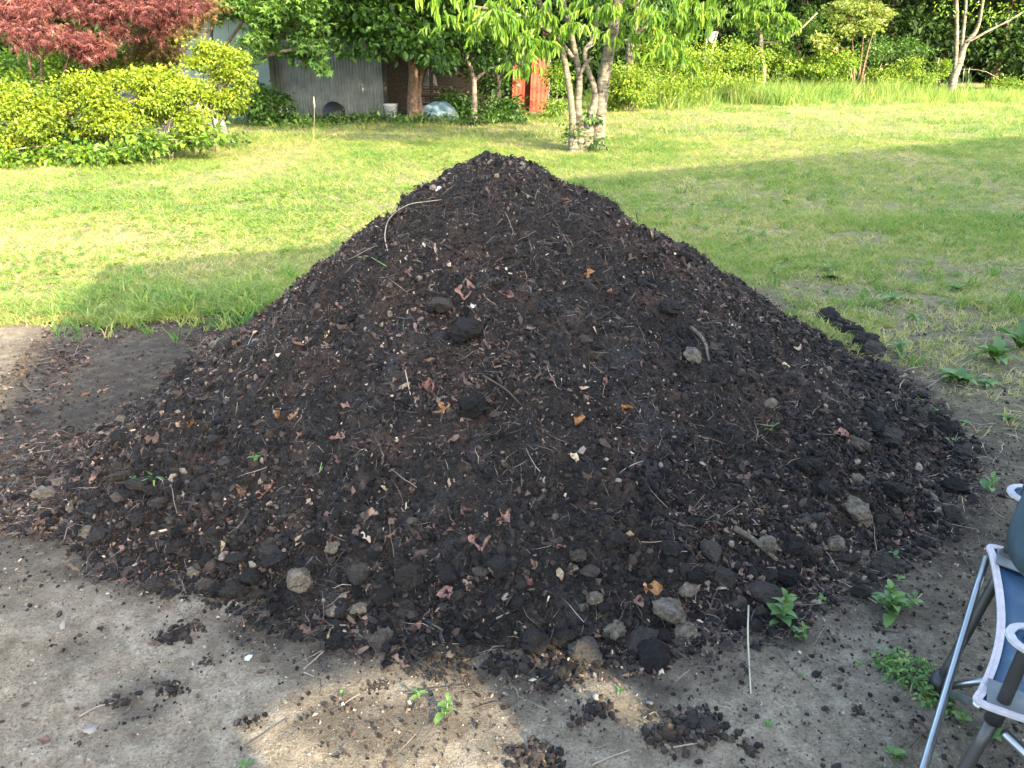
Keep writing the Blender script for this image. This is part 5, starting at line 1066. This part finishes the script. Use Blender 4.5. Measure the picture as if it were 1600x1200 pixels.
def strip(P, w, th, up=(0, 0, 1.)):
    P = np.asarray(P); T = np.gradient(P, axis=0); T /= np.linalg.norm(T, axis=1)[:, None]; U = np.asarray(up, float); S_ = np.cross(T, U); S_ /= np.linalg.norm(S_, axis=1)[:, None]; N_ = np.cross(S_, T)
    V = np.stack([P-S_*w/2-N_*th/2, P+S_*w/2-N_*th/2, P+S_*w/2+N_*th/2, P-S_*w/2+N_*th/2], 1).reshape(-1, 3); n = len(P)
    F = [(k*4+a_, k*4+(a_+1) % 4, k*4+4+(a_+1) % 4, k*4+4+a_) for k in range(n-1) for a_ in range(4)]+[(0, 3, 2, 1), (4*n-4, 4*n-3, 4*n-2, 4*n-1)]
    return V, np.array(F)
pc = lambda *p: np.array(p)
edge = np.vstack([[NF+bd*.11-ed*.002], [NF+bd*.05-ed*.006], [NF-bd*.004-ed*.004], E0[1:-1]-bd*.006, [FF-bd*.006+ed*.004], [FF+bd*.05+ed*.006], [FF+bd*.12+ed*.004]])
edge = catmull(edge, 3)
pip = mk("piping", strip(edge+(0, 0, .003), .016, .007), M_PIPE, chair, smooth=False)
mk("stitching", tube(edge+(0, 0, .0068)-bd*.001, .0007, 4), M_PINK, pip)
nearedge = catmull(np.array([NF+bd*.11-ed*.002, NF+bd*.2-ed*.004, NF+bd*.35-ed*.003+(0, 0, -.03), NB-ed*.004]), 5)
mk("piping", strip(nearedge+(0, 0, .003), .016, .007), M_PIPE, chair)
for c0, dr in ((NF, ed), (FF, -ed)):
    q = lambda u, v, c0=c0, dr=dr: c0+dr*(u*.075)[..., None]+bd*((v*.10)+.008)[..., None]+np.array((0, 0, .0055))-np.array((0, 0, .012))*(u*v)[..., None]
    mk("corner_patch", sheet(q, 6, 6, .003), M_GREYP, chair)
up_ = np.array((.0, .0, 1.))
def pole(a_, b_, r, mat, name, n=14): return mk(name, tube([a_, b_], r, n, 6), mat, chair, smooth=True)
foot = lambda c: np.array((c[0], c[1], .02))
NFo, FFo = NF-bd*.015-ed*.02, FF-bd*.015+ed*.02
nf_foot = foot(NFo-bd*.02-ed*.03); ff_foot = cpix(1467, 1068, .03); 
nb_foot, fb_foot = foot(NB+bd*.03-ed*.02), foot(FB_+bd*.03+ed*.02)
TOP = .80
near_top = NF+bd*.060+ed*.01+(0, 0, TOP-HS); far_top = FF+bd*.035-ed*.005+(0, 0, TOP-HS)
pole(NF+bd*.035+ed*.022+(0, 0, -.03), near_top+(0, 0, .1), .0125, M_STEELD, "upper_pole"); pole(FF+bd*.03-ed*.02+(0, 0, -.03), far_top+(0, 0, .1), .0125, M_STEELD, "upper_pole")
mk("bracket", tube([NF+bd*.03+ed*.02+(0, 0, -.05), NF+bd*.033+ed*.02+(0, 0, -.02), NF+bd*.033+ed*.02+(0, 0, -.008)], [.0165, .017, .0165], 12), M_BLACK, chair, smooth=True)
mk("bracket", tube([FF+bd*.03-ed*.02+(0, 0, -.02), FF+bd*.03-ed*.02+(0, 0, .014)], [.021, .018], 12), M_BLACK, chair, smooth=True)
leg_n = pole(NF+bd*.03+ed*.02+(0, 0, -.05), nf_foot, .0125, M_STEELD, "leg"); leg_f = pole(FF+bd*.03-ed*.02+(0, 0, -.03), ff_foot, .0125, M_STEELD, "leg")
pole(FF-bd*.012-ed*.03+(0, 0, -.012), nf_foot-bd*.03+ed*.01, .0095, M_STEEL, "cross_tube"); pole(NF+bd*.005+ed*.05+(0, 0, -.05), ff_foot+bd*.02-ed*.02, .0095, M_STEEL, "cross_tube")
pole(NF+bd*.05+ed*.0+(0, 0, -.05), nb_foot, .0095, M_STEEL, "cross_tube"); pole(ff_foot+bd*.02, FB_+(0, 0, -.02), .0095, M_STEEL, "cross_tube")
pole(NB+(0, 0, .0), nf_foot+bd*.02, .0095, M_STEEL, "cross_tube"); pole(FF+bd*.05+(0, 0, -.03), fb_foot, .0095, M_STEEL, "cross_tube")
pole(NB, nb_foot, .0125, M_STEELD, "leg"); pole(FB_, fb_foot, .0125, M_STEELD, "leg")
for f_ in (nf_foot, ff_foot, nb_foot, fb_foot):
    mk("foot", tube([f_-(0, 0, .02)+(0, 0, .0), f_+(0, 0, .005), f_+(0, 0, .03)], [.024, .024, .018], 12), M_BLACK, chair, smooth=True)
# arm loops: rounded fabric tongues with piping, threaded by the poles
def tongue(c, length, w, drop_, nm):
    ax = bd
    def fn(u, v):
        s = (u*length-.035)[..., None]; half = w/2*np.sqrt(1e-6+np.clip(1-np.clip(1-u*length/.055, 0, 1)**2, 0, 1))
        return c+ax*s+ed*((v-.5)*2*np.maximum(half, .002))[..., None]+np.array((0, 0, -1))*(drop_*u**1.4+.006*np.sin(v*math.pi)*u)[..., None]
    arm = mk("armrest", sheet(fn, 26, 9, .004), M_BLUE, chair, smooth=True)
    k = np.linspace(1, 0, 90)**1.0; Q = np.vstack([fn(k, np.zeros_like(k)), fn(k[::-1], np.ones_like(k))])
    Q = Q[np.r_[True, np.linalg.norm(np.diff(Q, axis=0), axis=1) > 1e-4]]
    mk("piping", strip(Q+(0, 0, .002), .015, .007), M_PIPE, arm)
pn = NF+bd*.035+ed*.022; 
def on_pole(a_, b_, h): t = (h-a_[2])/(b_[2]-a_[2]); return a_+(b_-a_)*t
tongue(on_pole(NF+bd*.035+ed*.022, near_top, .585), .52, .085, .02, "near"); tongue(on_pole(FF+bd*.03-ed*.02, far_top, .60), .52, .085, .02, "far")
# back panel between the poles, bulging to the rear
def backf(u, v):
    a_ = on_pole(NF+bd*.035+ed*.022, near_top, .70); b_ = on_pole(FF+bd*.03-ed*.02, far_top, .66); u3 = u[..., None]
    P = a_+(b_-a_)*u3; P = P+np.array((0, 0, .34))*v[..., None]
    return P+bd*(.012-.055*np.sin(np.pi*u)*(1-.35*v)+.02*v)[..., None]-np.array((0, 0, .07))*(np.sin(np.pi*u)*(1-v))[..., None]
mk("backrest", sheet(backf, 22, 14, .012), M_SLATE, chair, smooth=True)
kk = np.linspace(0, 1, 24); mk("backrest_hem", tube(backf(kk, np.zeros_like(kk)), .006, 6), M_SLATE, chair, smooth=True)
